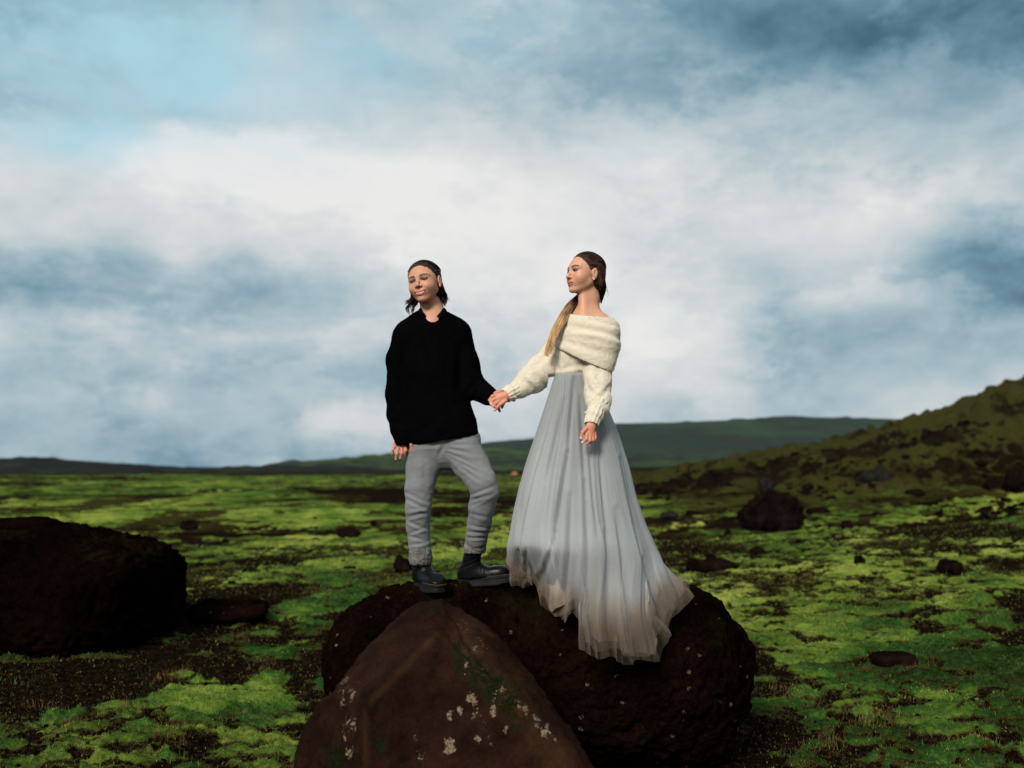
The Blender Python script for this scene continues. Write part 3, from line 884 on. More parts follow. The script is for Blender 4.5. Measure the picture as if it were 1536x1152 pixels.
planes = [face(K1, P(554, 1170, 3.96), P(450, 1095, 4.40), ins),                    # lower left face
          face(sh, K1, P(536, 966, 4.50), ins),                                     # upper left face
          face(sh, K1, K2, ins),                                                    # front
          face(sh, K2, P(745, 952, 4.50), ins),                                     # right of the crack
          face(apex + (0.04, 0, 0.004), sh + (0, 0, 0.01), P(575, 930, 4.48), ins),
          face(P(626, 893, 4.60), P(448, 1090, 4.42), P(556, 992, 5.25), ins),      # the flanks fall away behind
          face(P(738, 946, 4.50), P(884, 1142, 4.30), P(788, 1044, 5.25), ins),
          face(P(664, 892, 4.62), P(742, 949, 4.50), P(688, 922, 5.25), ins),
          (P(446, 1100, 4.4), (-0.98, -0.02, 0.10)),
          ((0, 4.90, 0), (0, 1, 0.35)), ((0, 0, -0.1), (0, 0, -1))]
plane_rock(g, planes, 0.03)
def a_red(V, N):
    # wear on the ridges, moss and lichen along the crack on the right, pale lichen low on the face
    q = lambda px, py, Y: P(px, py, Y)
    moss = np.zeros(len(V)); lich = np.zeros(len(V))
    for px, py, Y, r, w in [(700, 985, 4.3, .05, .9), (722, 1010, 4.2, .055, 1.0), (742, 1030, 4.15, .06, 1.0), (765, 1050, 4.1, .05, 1.0), (775, 1075, 4.05, .05, .7),
                            (690, 965, 4.35, .03, .8), (655, 905, 4.6, .022, .7), (560, 1110, 3.95, .03, .8), (552, 1060, 4.0, .02, .5), (760, 1020, 4.3, .03, .6), (505, 1130, 4.2, .06, .8), (560, 1140, 3.8, .03, .9)]:
        c = q(px, py, Y); moss = np.maximum(moss, w * np.exp(-(((V[:, 0] - c[0]) / r) ** 2 + ((V[:, 2] - c[2]) / (r * 1.1)) ** 2) ** 2))
    for px, py, Y, r, w in [(672, 1087, 3.9, .022, 1), (686, 1081, 3.9, .018, 1), (706, 1057, 4.0, .030, 1), (738, 1080, 3.9, .026, 1), (712, 1083, 3.9, .03, .8), (728, 1104, 3.9, .026, .8),
                            (716, 1115, 3.9, .020, 1), (737, 1120, 3.9, .024, .9), (757, 1106, 3.9, .020, .8), (670, 1140, 3.8, .034, 1.1), (620, 1120, 3.9, .02, .9), (630, 1145, 3.9, .045, .75),
                            (500, 1045, 4.1, .035, .75), (520, 1050, 4.1, .045, .72), (503, 1065, 4.1, .035, .75), (522, 1095, 4.1, .05, .8), (512, 1110, 4.1, .04, .75), (518, 1140, 4.0, .03, .9),
                            (790, 1063, 4.1, .03, 1), (805, 1075, 4.1, .03, .95), (818, 1090, 4.1, .024, 1), (830, 1103, 4.1, .018, .8), (700, 990, 4.3, .03, .75), (712, 975, 4.3, .03, .70), (727, 998, 4.3, .03, .7),
                            (755, 1020, 4.3, .028, .7), (775, 1038, 4.3, .028, .7), (690, 940, 4.4, .05, .45), (720, 960, 4.4, .05, .5), (595, 895, 4.6, .02, .7), (740, 1040, 4.2, .06, .5)]:
        c = q(px, py, Y); lich = np.maximum(lich, w * 0.72 * np.exp(-(((V[:, 0] - c[0]) / r) ** 2 + ((V[:, 2] - c[2]) / (r * 1.2)) ** 2)))
    A = q(690, 950, 4.35); B = q(835, 1130, 4.1)
    ab = (B - A)[[0, 2]]; t_ = np.clip(((V[:, [0, 2]] - A[[0, 2]]) @ ab) / (ab @ ab), 0, 1)
    dl = np.linalg.norm(V[:, [0, 2]] - A[[0, 2]] - t_[:, None] * ab, axis=1)
    edge = np.exp(-(dl / 0.05) ** 2) * 0.9
    for a, b in [((655, 948), (558, 1050)), ((558, 1050), (555, 1150)), ((690, 905), (735, 945))]:
        A = q(*a, 4.3)[[0, 2]]; ab = q(*b, 4.1)[[0, 2]] - A; t_ = np.clip(((V[:, [0, 2]] - A) @ ab) / (ab @ ab), 0, 1)
        edge = np.maximum(edge, 0.55 * np.exp(-(np.linalg.norm(V[:, [0, 2]] - A - t_[:, None] * ab, axis=1) / 0.014) ** 2))
    return {'moss': moss, 'lichen': lich, 'edge': edge}
red = finish_rock(g, 'rock', M['red_rock'], 'pointed red brown rock with pale lichen, in front of the long boulder', 'rock', 0.034, 0.015, 320, (-0.35, 4.3, 0), a_red, 0.0045, 2, nf=11,
                  folds=[((676, 955), (760, 1030), 3, .016), ((690, 958), (790, 1055), 2.5, .014), ((735, 1015), (838, 1110), 3, .018), ((705, 985), (770, 1060), 2.5, .013), ((760, 1050), (850, 1125), 2.5, .012), ((655, 900), (700, 965), 3, .010),
                         ((556, 1060), (552, 1150), 3, .012), ((520, 1040), (512, 1150), 4, .014), ((600, 985), (585, 1100), 3, .006), ((640, 1080), (700, 1130), 4, .006), ((500, 1010), (470, 1090), 4, .01)])

# left boulder, running out of the frame
g = Field(np.arange(-5.6, -2.3, 0.022), np.arange(7.2, 9.9, 0.022), np.arange(-0.4, 1.35, 0.022))
g.ell((-3.68, 8.45, 0.36), (0.80, 0.95, 0.50), p=3.2, k=0.1)
g.ell((-4.15, 8.60, 0.42), (0.75, 0.95, 0.53), p=2.6, k=0.2)
g.ell((-4.9, 8.7, 0.34), (0.60, 0.8, 0.48), p=2.4, k=0.25)
g.ell((-3.30, 8.30, 0.38), (0.38, 0.55, 0.40), p=2.5, k=0.1)
def a_left(V, N):
    n = fbm3(V * 2.5, 4, 331)
    return {'moss': np.clip(sstep(0.52, 0.62, n) * sstep(0.6, 0.95, N[:, 2]) * 0.07, 0, 1)}
finish_rock(g, 'boulder', M['scoria_left'], 'huge black red boulder cut off by the left edge of the photo', 'boulder', 0.06, 0.035, 330, (-3.7, 8.5, 0), a_left, 0.022, nf=5)

def small_rock(c, size, mat, label, seed, name='rock', sq=2.4, group=None, cat='rock', lump=0.36, tilt=0.0, n=None):
    """lava stone standing on the ground at c (its base), size = full width, depth, height"""
    w, d, h = size
    n = n or (30 if max(size) > 0.5 else 20)
    st = max(size) * 1.25 / n
    cz = c[2] + h * 0.38
    g = Field(np.arange(c[0] - w * 0.68, c[0] + w * 0.68, st), np.arange(c[1] - d * 0.7, c[1] + d * 0.7, st), np.arange(cz - h * 0.85, cz + h * 0.85, st))
    M_ = Matrix.Rotation(tilt, 3, 'Y')
    g.ell((c[0], c[1], cz), (w * 0.5, d * 0.5, h * 0.6), np.array(M_), 0.0, p=sq)
    rr = np.random.default_rng(seed)
    for k in range(6):                                   # broken faces
        nv = rr.normal(size=3); nv[2] = abs(nv[2]) * 0.7; nv /= np.linalg.norm(nv)
        rad = np.sqrt((nv[0] * w / 2) ** 2 + (nv[1] * d / 2) ** 2 + (nv[2] * h * 0.6) ** 2)
        g.half(np.array([c[0], c[1], cz]) + nv * rad * rr.uniform(0.74, 0.95), nv, min(size) * 0.08)
    V, Q = g.mesh()
    N = normals(V, Q); s = max(size)
    V = V + N * ((fbm3(V * (3.0 / s), 3, seed) - 0.5) * lump * 1.6 * min(size) + (fbm3(V * (10.0 / s), 2, seed + 1) - 0.5) * lump * 0.7 * min(size))[:, None]
    o = np_mesh(name, V, Q, mat, origin=c)
    return tag(o, label, cat, group)

def place_rock(px, py, w, h, mat, label, seed, **kw):
    """px, py: middle of the foot in the photograph; w, h: size in photograph pixels"""
    c = at_ground(px, py); s = c[1] / F
    c[2] = base_h(np.array([c[0]]), np.array([c[1]]))[0] - 0.02 * h * s + 0.03
    return small_rock(c, (w * s, w * s * kw.pop('dep', 0.85), h * s), mat, label, seed, **kw)

R_ = M['lava_far']; G_ = M['lava_grey']
place_rock(1158, 797, 80, 57, R_, 'round red brown boulder on the moss at the foot of the right slope', 401, cat='boulder', name='boulder', n=44, tilt=-0.25, sq=2.8)
place_rock(1540, 738, 62, 36, R_, 'brown boulder on the slope, cut by the right edge of the photo', 402, cat='boulder', name='boulder', n=36)
place_rock(345, 933, 140, 26, M['scoria'], 'low brown rock half buried in soil between the left boulder and the couple', 403, n=50, sq=2.1, dep=0.8, lump=0.45)
place_rock(283, 796, 28, 14, R_, 'small dark rock on the green plain beyond the left boulder', 404)
place_rock(523, 808, 40, 14, R_, 'flat brown rock on the moss left of the grey trousers', 405, dep=0.6)
place_rock(1290, 851, 16, 16, R_, 'small black upright stone on bright moss right of the boulder', 406)
place_rock(1135, 833, 22, 10, R_, 'small black stone below the round red brown boulder', 407)
place_rock(1270, 795, 20, 12, R_, 'small reddish stone up the slope from the black upright stone', 408)
place_rock(1425, 860, 38, 18, R_, 'dark jagged stone on bright moss near the right edge', 409, dep=0.7)
place_rock(1312, 724, 42, 17, G_, 'pale grey rock lying high on the dark slope', 410)
place_rock(1150, 735, 26, 16, G_, 'grey rock above the round red brown boulder on the slope', 411)
place_rock(1065, 858, 90, 16, R_, 'long low brown outcrop on the moss right of the skirt', 412, dep=0.5, n=40)
place_rock(655, 778, 16, 10, R_, 'small dark stone seen between the grey trouser legs', 413)
place_rock(605, 860, 32, 22, R_, 'dark rock on the moss behind the left boot', 414)
place_rock(560, 790, 10, 8, R_, 'tiny dark stone left of the trouser knee', 415)
place_rock(1342, 1004, 70, 20, R_, 'low dark lump of lava lying in the moss right of the long boulder', 416, lump=0.2, n=36)
place_rock(1225, 772, 40, 9, R_, 'flat reddish rock right behind the round boulder', 417, dep=0.6)
place_rock(1073, 718, 20, 8, R_, 'low dark stone on the brown slope near the horizon', 418)
place_rock(1004, 778, 26, 8, G_, 'low grey stone just right of the skirt on the dark band', 419)
place_rock(1092, 805, 10, 8, R_, 'tiny dark stone left of the round boulder foot', 420)
place_rock(1198, 818, 9, 7, R_, 'tiny dark stone right below the round boulder', 421)
place_rock(1372, 745, 30, 9, R_, 'low dark rock on the slope below the pale grey rock', 422, dep=0.6)
place_rock(795, 985, 2, 2, R_, 'unseen', 423) if False else None
place_rock(1490, 735, 34, 10, R_, 'low dark rock left of the boulder at the right edge', 424, dep=0.6)
place_rock(560, 752, 9, 4, R_, 'tiny stone far out on the plain left of the trousers', 425)
place_rock(620, 850, 12, 8, R_, 'small stone beside the left boot shaft', 426) if False else None
# two stones and a crust on top of the left boulder
small_rock((-3.25, 8.45, 0.83), (0.085, 0.08, 0.065), R_, 'small round stone lying on the top right of the left boulder', 430)
small_rock((-3.38, 8.5, 0.83), (0.055, 0.05, 0.04), R_, 'tiny stone beside the round stone on the left boulder', 431)
small_rock((-4.12, 8.45, 0.93), (0.8, 0.6, 0.10), M['scoria_left'], 'crumbly dark crust lying on top of the left boulder', 432, lump=0.3, n=52, cat='rock')

# orange patch far away
c = at_ground(772, 711)
c = P(772, 713, 170.0); c[2] = max(c[2], 0) * 0 + base_h(np.array([c[0]]), np.array([170.0]))[0]
small_rock(c, (1.1, 1.0, 0.55), M['orange'], 'small bare mound of orange earth far away between the couple', 440, name='mound', cat='mound')

# loose lava stones strewn over slope and plain, too many to count
def lava_gravel(name, pos, size, mat, seed, label):
    rr = np.random.default_rng(seed)
    n = len(pos)
    base = np.array([(-.8, -.6, -.5), (.8, -.7, -.5), (.7, .7, -.5), (-.7, .8, -.5), (-.5, -.5, .5), (.55, -.4, .55), (.4, .5, .6), (-.5, .45, .45)], float)
    tri = np.array([(3, 2, 1, 0), (4, 5, 6, 7), (0, 1, 5, 4), (1, 2, 6, 5), (2, 3, 7, 6), (3, 0, 4, 7)])
    th = rr.uniform(0, 2 * PI, n); ct, st_ = np.cos(th), np.sin(th)
    b = (base[None] + rr.uniform(-0.36, 0.36, (n, 8, 3))) * size[:, None, None] * np.array([1, 1, 0.8])
    V = np.stack([b[..., 0] * ct[:, None] - b[..., 1] * st_[:, None], b[..., 0] * st_[:, None] + b[..., 1] * ct[:, None], b[..., 2]], -1) + pos[:, None, :]
    Fc = tri[None] + (np.arange(n) * 8)[:, None, None]
    return tag(np_mesh(name, V.reshape(-1, 3), Fc.reshape(-1, 4), mat, smooth=False), label, kind='stuff')
def sample_ground(n, y0, y1, half=0.56, power=1.0, seed=0):
    rr = np.random.default_rng(seed)
    Y = y0 * (y1 / y0) ** (rr.uniform(0, 1, n) ** power)
    x = rr.uniform(-half, half, n) * Y
    return x, Y, rr
x, y, rr = sample_ground(26000, 4.6, 17, seed=501)
h, m, hu, dr = ground_full(x, y)
k = (m < 0.35) | (rr.uniform(0, 1, len(x)) < 0.02)
lava_gravel('gravel', np.stack([x, y, h + 0.003], 1)[k], (0.004 + 0.016 * rr.uniform(0, 1, k.sum()) ** 4), M['lava_far'], 502, 'small dark lava gravel on bare soil between the moss')
x, y, rr = sample_ground(15000, 19, 58, seed=503)
sl = (x > 2 + 0.04 * y) & (fbm2(x * 0.4, y * 0.25, 3, 504) > 0.47)
c_ = at_ground(1158, 797); sl &= np.hypot(x - c_[0], y - c_[1]) > 2.2
x, y = x[sl], y[sl]; h = base_h(x, y)
lava_gravel('lava_stones', np.stack([x, y, h + 0.03], 1), (0.03 + 0.17 * rr.uniform(0, 1, len(x)) ** 6) * np.clip(y / 30, 0.6, 1.8), M['lava_far'], 505, 'dark lava stones strewn over the slope on the right')
x, y, rr = sample_ground(1200, 9, 90, seed=506)
k = fbm2(x * 0.3, y * 0.2, 3, 507) > 0.52
x, y = x[k], y[k]; h = base_h(x, y)
lava_gravel('lava_stones', np.stack([x, y, h + 0.02], 1), 0.015 + 0.11 * rr.uniform(0, 1, len(x)) ** 5, M['lava_far'], 508, 'scattered dark stones on the green plain')

# ------------------------------------------------------------ moss shoots, stalks, grass
def shoots(name, x, y, z, hgt, wid, tint, mat, seed, label, lean=0.6, segs=1):
    rr = np.random.default_rng(seed); n = len(x)
    th = rr.uniform(0, 2 * PI, n); la = rr.uniform(0, 1, n) * lean; lt = rr.uniform(0, 2 * PI, n)
    dx = np.cos(th) * wid / 2; dy = np.sin(th) * wid / 2
    b = np.stack([x, y, z - 0.004], 1)
    s = np.stack([dx, dy, 0 * dx], 1)
    tip = b + np.stack([np.cos(lt) * la * hgt, np.sin(lt) * la * hgt, hgt], 1)
    V = np.stack([b - s, b + s, tip], 1).reshape(-1, 3)
    Fc = np.arange(3 * n).reshape(-1, 3)
    return tag(np_mesh(name, V, Fc, mat, {'tint': np.repeat(tint, 3)}, smooth=False), label, kind='stuff')
def under(x, y):
    """ground covered by the big boulders"""
    return ((x > -0.85) & (x < 1.15) & (y > 4.95) & (y < 5.8)) | ((x < -2.8) & (y > 7.9) & (y < 9.2)) | ((x > -0.9) & (x < 0.25) & (y > 3.9) & (y < 4.7))
x, y, rr = sample_ground(560000, 4.45, 19, power=0.95, seed=510)
h, m, hu, dr = ground_full(x, y)
k = (rr.uniform(0, 1, len(x)) < m * 0.88 + 0.12) & ~under(x, y)
x, y, h, m, hu, dr = [a[k] for a in (x, y, h, m, hu, dr)]
n = len(x); far = y / 5.0
patch = fbm2(x * 5, y * 5, 3, 511)
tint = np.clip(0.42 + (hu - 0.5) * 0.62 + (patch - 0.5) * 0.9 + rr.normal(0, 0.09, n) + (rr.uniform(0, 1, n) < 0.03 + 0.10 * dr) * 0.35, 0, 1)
bare = rr.uniform(0, 1, n) > m * 1.4
tint = np.where(bare, np.where(rr.uniform(0, 1, n) < 0.45, rr.uniform(0.9, 1.0, n), rr.uniform(0.0, 0.3, n)), tint)
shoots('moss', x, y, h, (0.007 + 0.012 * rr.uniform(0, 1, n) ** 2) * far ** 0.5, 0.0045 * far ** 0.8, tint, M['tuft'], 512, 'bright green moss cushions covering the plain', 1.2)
def clumps(spots, per, r, hg, wd, mat, name, label, seed, tint0=0.5, lean=0.5):
    rr = np.random.default_rng(seed); X, Y = [], []
    for px, py in spots:
        c = at_ground(px, py); X.append(c[0] + rr.normal(0, r, per)); Y.append(c[1] + rr.normal(0, r * 1.2, per))
    X = np.concatenate(X); Y = np.concatenate(Y); h = ground_full(X, Y)[0]
    n = len(X)
    return shoots(name, X, Y, h, hg * rr.uniform(0.4, 1.1, n), np.full(n, wd), rr.uniform(0, 1, n), mat, seed, label, lean)
clumps([(1290, 1075), (1300, 1090), (1170, 1035), (1190, 1060), (110, 1095), (245, 1020), (270, 1015), (820, 1135), (960, 1110), (1330, 1090), (1020, 1085), (250, 1110), (350, 960), (430, 925), (1010, 1130), (60, 1060),
        (860, 1120), (760, 1150), (1115, 1100), (1240, 1130), (190, 1075), (400, 1000), (1380, 1010), (1460, 1120)], 55, 0.06, 0.055, 0.0022, M['stalk'], 'dry_stalks', 'thin reddish brown stalks standing in the moss', 520)
rr2 = np.random.default_rng(521)
sp = [(float(a), float(b)) for a, b in zip(rr2.uniform(0, 1536, 46), rr2.uniform(940, 1150, 46))]
clumps(sp, 14, 0.05, 0.05, 0.0030, M['grass'], 'grass', 'short green grass blades between the moss cushions', 522)
clumps([(float(a), float(b)) for a, b in zip(rr2.uniform(0, 1536, 90), rr2.uniform(900, 1150, 90))], 16, 0.10, 0.030, 0.0025, M['stalk'], 'dry_grass', 'short dry brown grass stubble on the dark soil', 523, lean=1.2)
# ------------------------------------------------------------ people
def frame(yaw, pitch, roll):
    """rows: forward, side, up of a head; yaw turns the face to the viewer's left, pitch lifts the chin, roll leans the crown left"""
    ps, p, r = map(math.radians, (yaw, pitch, roll))
    f = np.array([-math.sin(ps), -math.cos(ps), 0]); s = np.array([math.cos(ps), -math.sin(ps), 0]); u = np.array([0, 0, 1.0])
    f, u = f * math.cos(p) + u * math.sin(p), u * math.cos(p) - f * math.sin(p)
    s, u = s * math.cos(r) + u * math.sin(r), u * math.cos(r) - s * math.sin(r)
    return np.array([f, s, u])

class Head:
    def __init__(h, O, M, sc, jaw=1.0, smile=0.0):
        h.O, h.M, h.sc, h.jaw, h.smile = np.asarray(O), M, sc, jaw, smile
        h.wide = 1.07 if smile else 1.0
    def W(h, f, s, u): return h.O + h.sc * (f * h.M[0] + s * h.wide * h.M[1] + u * h.M[2])
    def L(h, V): return ((V - h.O) @ h.M.T) / h.sc / np.array([1, h.wide, 1])
    def e(h, F_, c, r, k=0.01, op='add', p=2.0): F_.ell(h.W(*c), np.array(r) * h.sc * np.array([1, h.wide, 1]), h.M, k * h.sc, op, p)
    def c(h, F_, a, b, ra, rb, k=0.01, op='add'): F_.cone(h.W(*a), h.W(*b), ra * h.sc, rb * h.sc, k * h.sc, op)
    def build(h, F_):
        h.e(F_, (-0.014, 0, 0.026), (0.097, 0.074, 0.086), 0)
        h.e(F_, (0.030, 0, -0.010), (0.060, 0.062, 0.075), 0.03)
        h.e(F_, (0.030, 0, -0.052), (0.056, 0.056 * h.jaw, 0.048), 0.03)
        for s in (-1, 1):
            h.c(F_, (0.000, s * 0.052 * h.jaw, -0.050), (0.060, s * 0.016, -0.094), 0.016, 0.013, 0.02)     # jaw line
            h.e(F_, (0.054, s * 0.036, -0.034), (0.024, 0.024, 0.026), 0.026)                                 # cheek
            h.c(F_, (0.084, s * 0.010, 0.020), (0.068, s * 0.046, 0.020), 0.009, 0.009, 0.014)               # brow
            if h.smile: h.e(F_, (0.070, s * 0.036, -0.038), (0.016, 0.016, 0.014), 0.014)
        h.e(F_, (0.074, 0, -0.098), (0.016, 0.018, 0.014), 0.018)                                              # chin
        h.e(F_, (0.076, 0, -0.064), (0.018, 0.026, 0.020), 0.018)                                              # muzzle
        for s in (-1, 1): h.e(F_, (0.096, s * 0.031, 0.000), (0.018, 0.018, 0.011), 0.010, 'sub')             # sockets
        for s in (-1, 1):
            h.e(F_, (0.0745, s * 0.031, 0.001), (0.0138, 0.0150, 0.0125), 0.003)                              # lids
            h.e(F_, (0.0890, s * 0.031, -0.0005), (0.0075, 0.0125, 0.0054 if not h.smile else 0.0050), 0.002, 'sub')
        no = 0.004 * (h.smile > 0)
        h.c(F_, (0.084, 0, 0.012), (0.106, 0, -0.030 + no), 0.0065, 0.0085, 0.010)                                  # nose
        h.e(F_, (0.108, 0, -0.034 + no), (0.009, 0.009, 0.008), 0.006)
        for s in (-1, 1):
            h.e(F_, (0.096, s * 0.0125, -0.037 + no), (0.009, 0.0065, 0.0065), 0.005)
            h.e(F_, (0.102, s * 0.0065, -0.0430 + no), (0.0045, 0.003, 0.003), 0.002, 'sub')
        w = 0.024 + 0.005 * h.smile
        for q in np.linspace(-1, 1, 9):                                                                        # lips
            cu = h.smile * 0.0052 * q * q
            th = 1 - 0.55 * q * q
            h.e(F_, (0.0935 - 0.012 * q * q, q * w * 0.8, -0.0615 + cu), (0.0060, 0.0065, 0.0040 * th + 0.001), 0.003)
            h.e(F_, (0.0920 - 0.012 * q * q, q * w * 0.7, -0.0730 - 0.002 * h.smile + cu * 0.9), (0.0062, 0.0065, 0.0050 * th + 0.001), 0.003)
            h.e(F_, (0.101 - 0.012 * q * q, q * w * 0.9, -0.0668 + cu), (0.006, 0.006, 0.0013 + 0.0014 * h.smile * (1 - q * q)), 0.002, 'sub')
        for s in (-1, 1):                                                                                      # ears
            h.e(F_, (-0.012, s * 0.0765, -0.008), (0.018, 0.0075, 0.031), 0.004)
            h.e(F_, (-0.006, s * 0.0850, -0.006), (0.010, 0.0060, 0.018), 0.004, 'sub')
            h.e(F_, (-0.003, s * 0.0770, -0.036), (0.009, 0.0055, 0.009), 0.004)
    def paint(h, V, base, makeup=0.0, freckle=0):
        L = h.L(V); f, s, u = L.T
        col = np.tile(np.array(base), (len(V), 1))
        front = sstep(0.02, 0.06, f) * (np.abs(u) < 0.14)
        def mixc(mask, c):
            nonlocal col
            col = col * (1 - mask[:, None]) + np.array(c) * mask[:, None]
        inh = (np.abs(u) < 0.16) & (np.abs(f) < 0.16) & (np.abs(s) < 0.1)
        b = np.exp(-(((np.abs(s) - 0.040) / 0.020) ** 2 + ((u + 0.032) / 0.018) ** 2)) * front
        mixc(b * 0.30, (base[0] * 1.0, base[1] * 0.62, base[2] * 0.6))
        mixc(np.exp(-((s / 0.012) ** 2 + ((u + 0.036) / 0.010) ** 2)) * front * 0.30, (base[0], base[1] * 0.65, base[2] * 0.65))
        w = 0.024 + 0.005 * h.smile
        q = np.clip(s / w, -1.3, 1.3); cu = h.smile * 0.0052 * q * q
        lipf = front * (f > 0.072)
        up = sstep(0.0072 * (1.05 - q * q) + 0.0012, 0.0052 * (1.05 - q * q), np.abs(u + 0.0620 - cu)) * (np.abs(q) < 1.06)
        lo = sstep(0.0088 * (1.05 - q * q) + 0.0012, 0.0062 * (1.05 - q * q), np.abs(u + 0.0735 - cu)) * (np.abs(q) < 0.98)
        mixc(np.clip(up + lo, 0, 1) * lipf * 0.9, h.lip)
        mouth = sstep(0.0030 + 0.0022 * h.smile, 0.0010, np.abs(u + 0.0672 - cu * 1.0)) * (np.abs(q) < 1.02) * lipf
        if h.smile:
            mixc(mouth, (0.10, 0.02, 0.015))
            teeth = sstep(0.0042 * (1 - q * q) + 0.0006, 0.0016, np.abs(u + 0.0662 - cu)) * (np.abs(q) < 0.70) * lipf
            mixc(teeth, (0.55, 0.49, 0.44))
        else: mixc(mouth * 0.7, (0.14, 0.03, 0.025))
        # eyebrows
        a = (np.abs(s) - 0.014) / 0.038
        by = 0.0205 + 0.006 * np.sin(np.clip(a, 0, 1) * 2.3) - 0.004 * np.clip(a, 0, 1)
        br = sstep(0.0078, 0.0040, np.abs(u - by) * (1 + 0.6 * np.clip(a, 0, 1))) * (a > -0.04) * (a < 1.02) * front
        mixc(br * 0.92, (0.022, 0.011, 0.007))
        # lids, lashes and shadow round the eye
        r_ = np.sqrt(((np.abs(s) - 0.031) / 0.0175) ** 2 + ((u - 0.003) / 0.0105) ** 2)
        mixc(sstep(1.15, 0.65, r_) * front * (0.35 + 0.5 * makeup), (base[0] * 0.42, base[1] * 0.30, base[2] * 0.28))
        r2 = np.sqrt(((np.abs(s) - 0.031) / 0.0148) ** 2 + ((u - 0.0005) / 0.0058) ** 2)
        r3 = np.sqrt(((np.abs(s) - 0.032) / 0.0175) ** 2 + ((u - 0.0050) / 0.0040) ** 2)
        mixc(np.maximum(sstep(1.25, 0.95, r2), sstep(1.2, 0.8, r3)) * front * 0.95, (0.010, 0.006, 0.005))
        return col
    def eyes(h, parent, iris, look=(0.0, 0.0)):
        for s in (-1, 1):
            n = 14; th = np.linspace(0, PI, n); ph = np.arange(16) / 16 * 2 * PI
            T, Ph = np.meshgrid(th, ph, indexing='ij')
            d = np.stack([np.cos(T), np.sin(T) * np.cos(Ph), np.sin(T) * np.sin(Ph)], -1).reshape(-1, 3)
            rot = np.array([1.0, look[0], look[1]]); rot /= np.linalg.norm(rot)
            ang = np.arccos(np.clip(d @ rot, -1, 1))
            col = np.where((ang < 0.58)[:, None], np.array(iris), np.array([0.22, 0.18, 0.16])); col = np.where((ang < 0.26)[:, None], np.array([0.004, 0.004, 0.004]), col)
            V = np.array([h.W(0.0762 + 0.0112 * a[0], s * 0.031 + 0.0115 * a[1], 0.0115 * a[2] * 1.0) for a in d])
            i = np.arange(n - 1)[:, None]; j = np.arange(16)[None]; j2 = (j + 1) % 16
            q = np.stack([i * 16 + j, (i + 1) * 16 + j, (i + 1) * 16 + j2, i * 16 + j2], -1).reshape(-1, 4)
            np_mesh('eye', V, q, M['eye'], {'col': col}, parent=parent)

def CH(F_, rows, Y, k=0.01, dy=1.0):
    """chain of (px, py, depth offset, radius px)"""
    for a, b in zip(rows[:-1], rows[1:]):
        F_.cone(P(a[0], a[1], Y + a[2]), P(b[0], b[1], Y + b[2]), a[3] * (Y + a[2]) / F, b[3] * (Y + b[2]) / F, k, 'add', dy)

def make_field(px0, px1, py0, py1, y0, y1, h, Y, fx=(), fy=(), fz=()):
    a = P(px0, py1, Y); b = P(px1, py0, Y)
    return Field(axis(a[0], b[0], h, fx), axis(y0, y1, h, fy), axis(a[2], b[2], h, fz))

def person(label, base):
    o = bpy.data.objects.new('person', None); o.location = Vector([float(v) for v in base]); C.objects.link(o)
    return tag(o, label, 'person')

def strand_set(guides, count, spread, width, seed, n=14, wave=0.004, freq=3.0, taper=0.35):
    """guides: list of world polylines; strands scattered around them"""
    rr = np.random.default_rng(seed); out = []
    for k in range(count):
        g_ = guides[rr.integers(len(guides))]
        pts = spline(g_, n); t_ = np.linspace(0, 1, n)
        off = rr.normal(size=3); off /= np.linalg.norm(off) + 1e-9; off *= spread * rr.uniform(0, 1) ** 0.6
        sp = (1 - taper * (t_ - 0.5).clip(0) * 2)[:, None] * (0.55 + 0.45 * np.sin(PI * np.clip(t_, 0.1, 1)))[:, None]
        ph = rr.uniform(0, 6.28, 3); am = wave * rr.uniform(0.4, 1.3)
        wv = np.stack([np.sin(t_ * freq * 2 * PI * rr.uniform(.7, 1.3) + p_) * t_ * am for p_ in ph], 1)
        cut = rr.uniform(0.8, 1.0)
        q = (pts + off * sp + wv)
        q = spline(q[:max(4, int(n * cut))], n)
        w_ = width * rr.uniform(0.6, 1.3) * (1 - 0.75 * t_ ** 2)
        out.append((q, w_))
    return out

def hair_cap(h, grow, planes, mat, cols, ear=True, xs=None, comb=(1.0, 0.0), seed=0):
    """scalp hair: the skull grown outwards, cut at the hairline, combed into ridges"""
    O = h.O; st = 0.0032
    F_ = Field(np.arange(O[0] - 0.14, O[0] + 0.14, st), np.arange(O[1] - 0.15, O[1] + 0.15, st), np.arange(O[2] - 0.16, O[2] + 0.16, st))
    h.e(F_, (-0.020, 0, 0.030), (0.091 + grow, 0.072 + grow, 0.081 + grow), 0)
    h.e(F_, (-0.040, 0, -0.030), (0.066 + grow, 0.060 + grow, 0.075), 0.03)
    for (pf, pu), (nf, nu), k in planes: F_.half(h.W(pf, 0, pu), nf * h.M[0] + nu * h.M[2], k)
    if ear:
        for s in (-1, 1): h.e(F_, (-0.008, s * 0.084, -0.014), (0.022, 0.026, 0.036), 0.008, 'sub')
    V, Q = F_.mesh(); N = normals(V, Q); L = h.L(V)
    # combing direction: back over the skull
    a = np.arctan2(L[:, 1], L[:, 2] + 0.02)
    rid = noise3(np.stack([a * 22, L[:, 0] * 9 + L[:, 2] * 5, np.full(len(V), 3.0)], 1), seed) + 0.6 * noise3(np.stack([a * 48, L[:, 0] * 14, np.full(len(V), 7.0)], 1), seed + 1)
    V = V + N * ((rid - 0.8) * 0.0030)[:, None]
    v = np.clip((rid - 0.45) / 0.8, 0, 1)[:, None]
    col = np.array(cols[0]) * (1 - v) + np.array(cols[1]) * v
    return V, Q, col

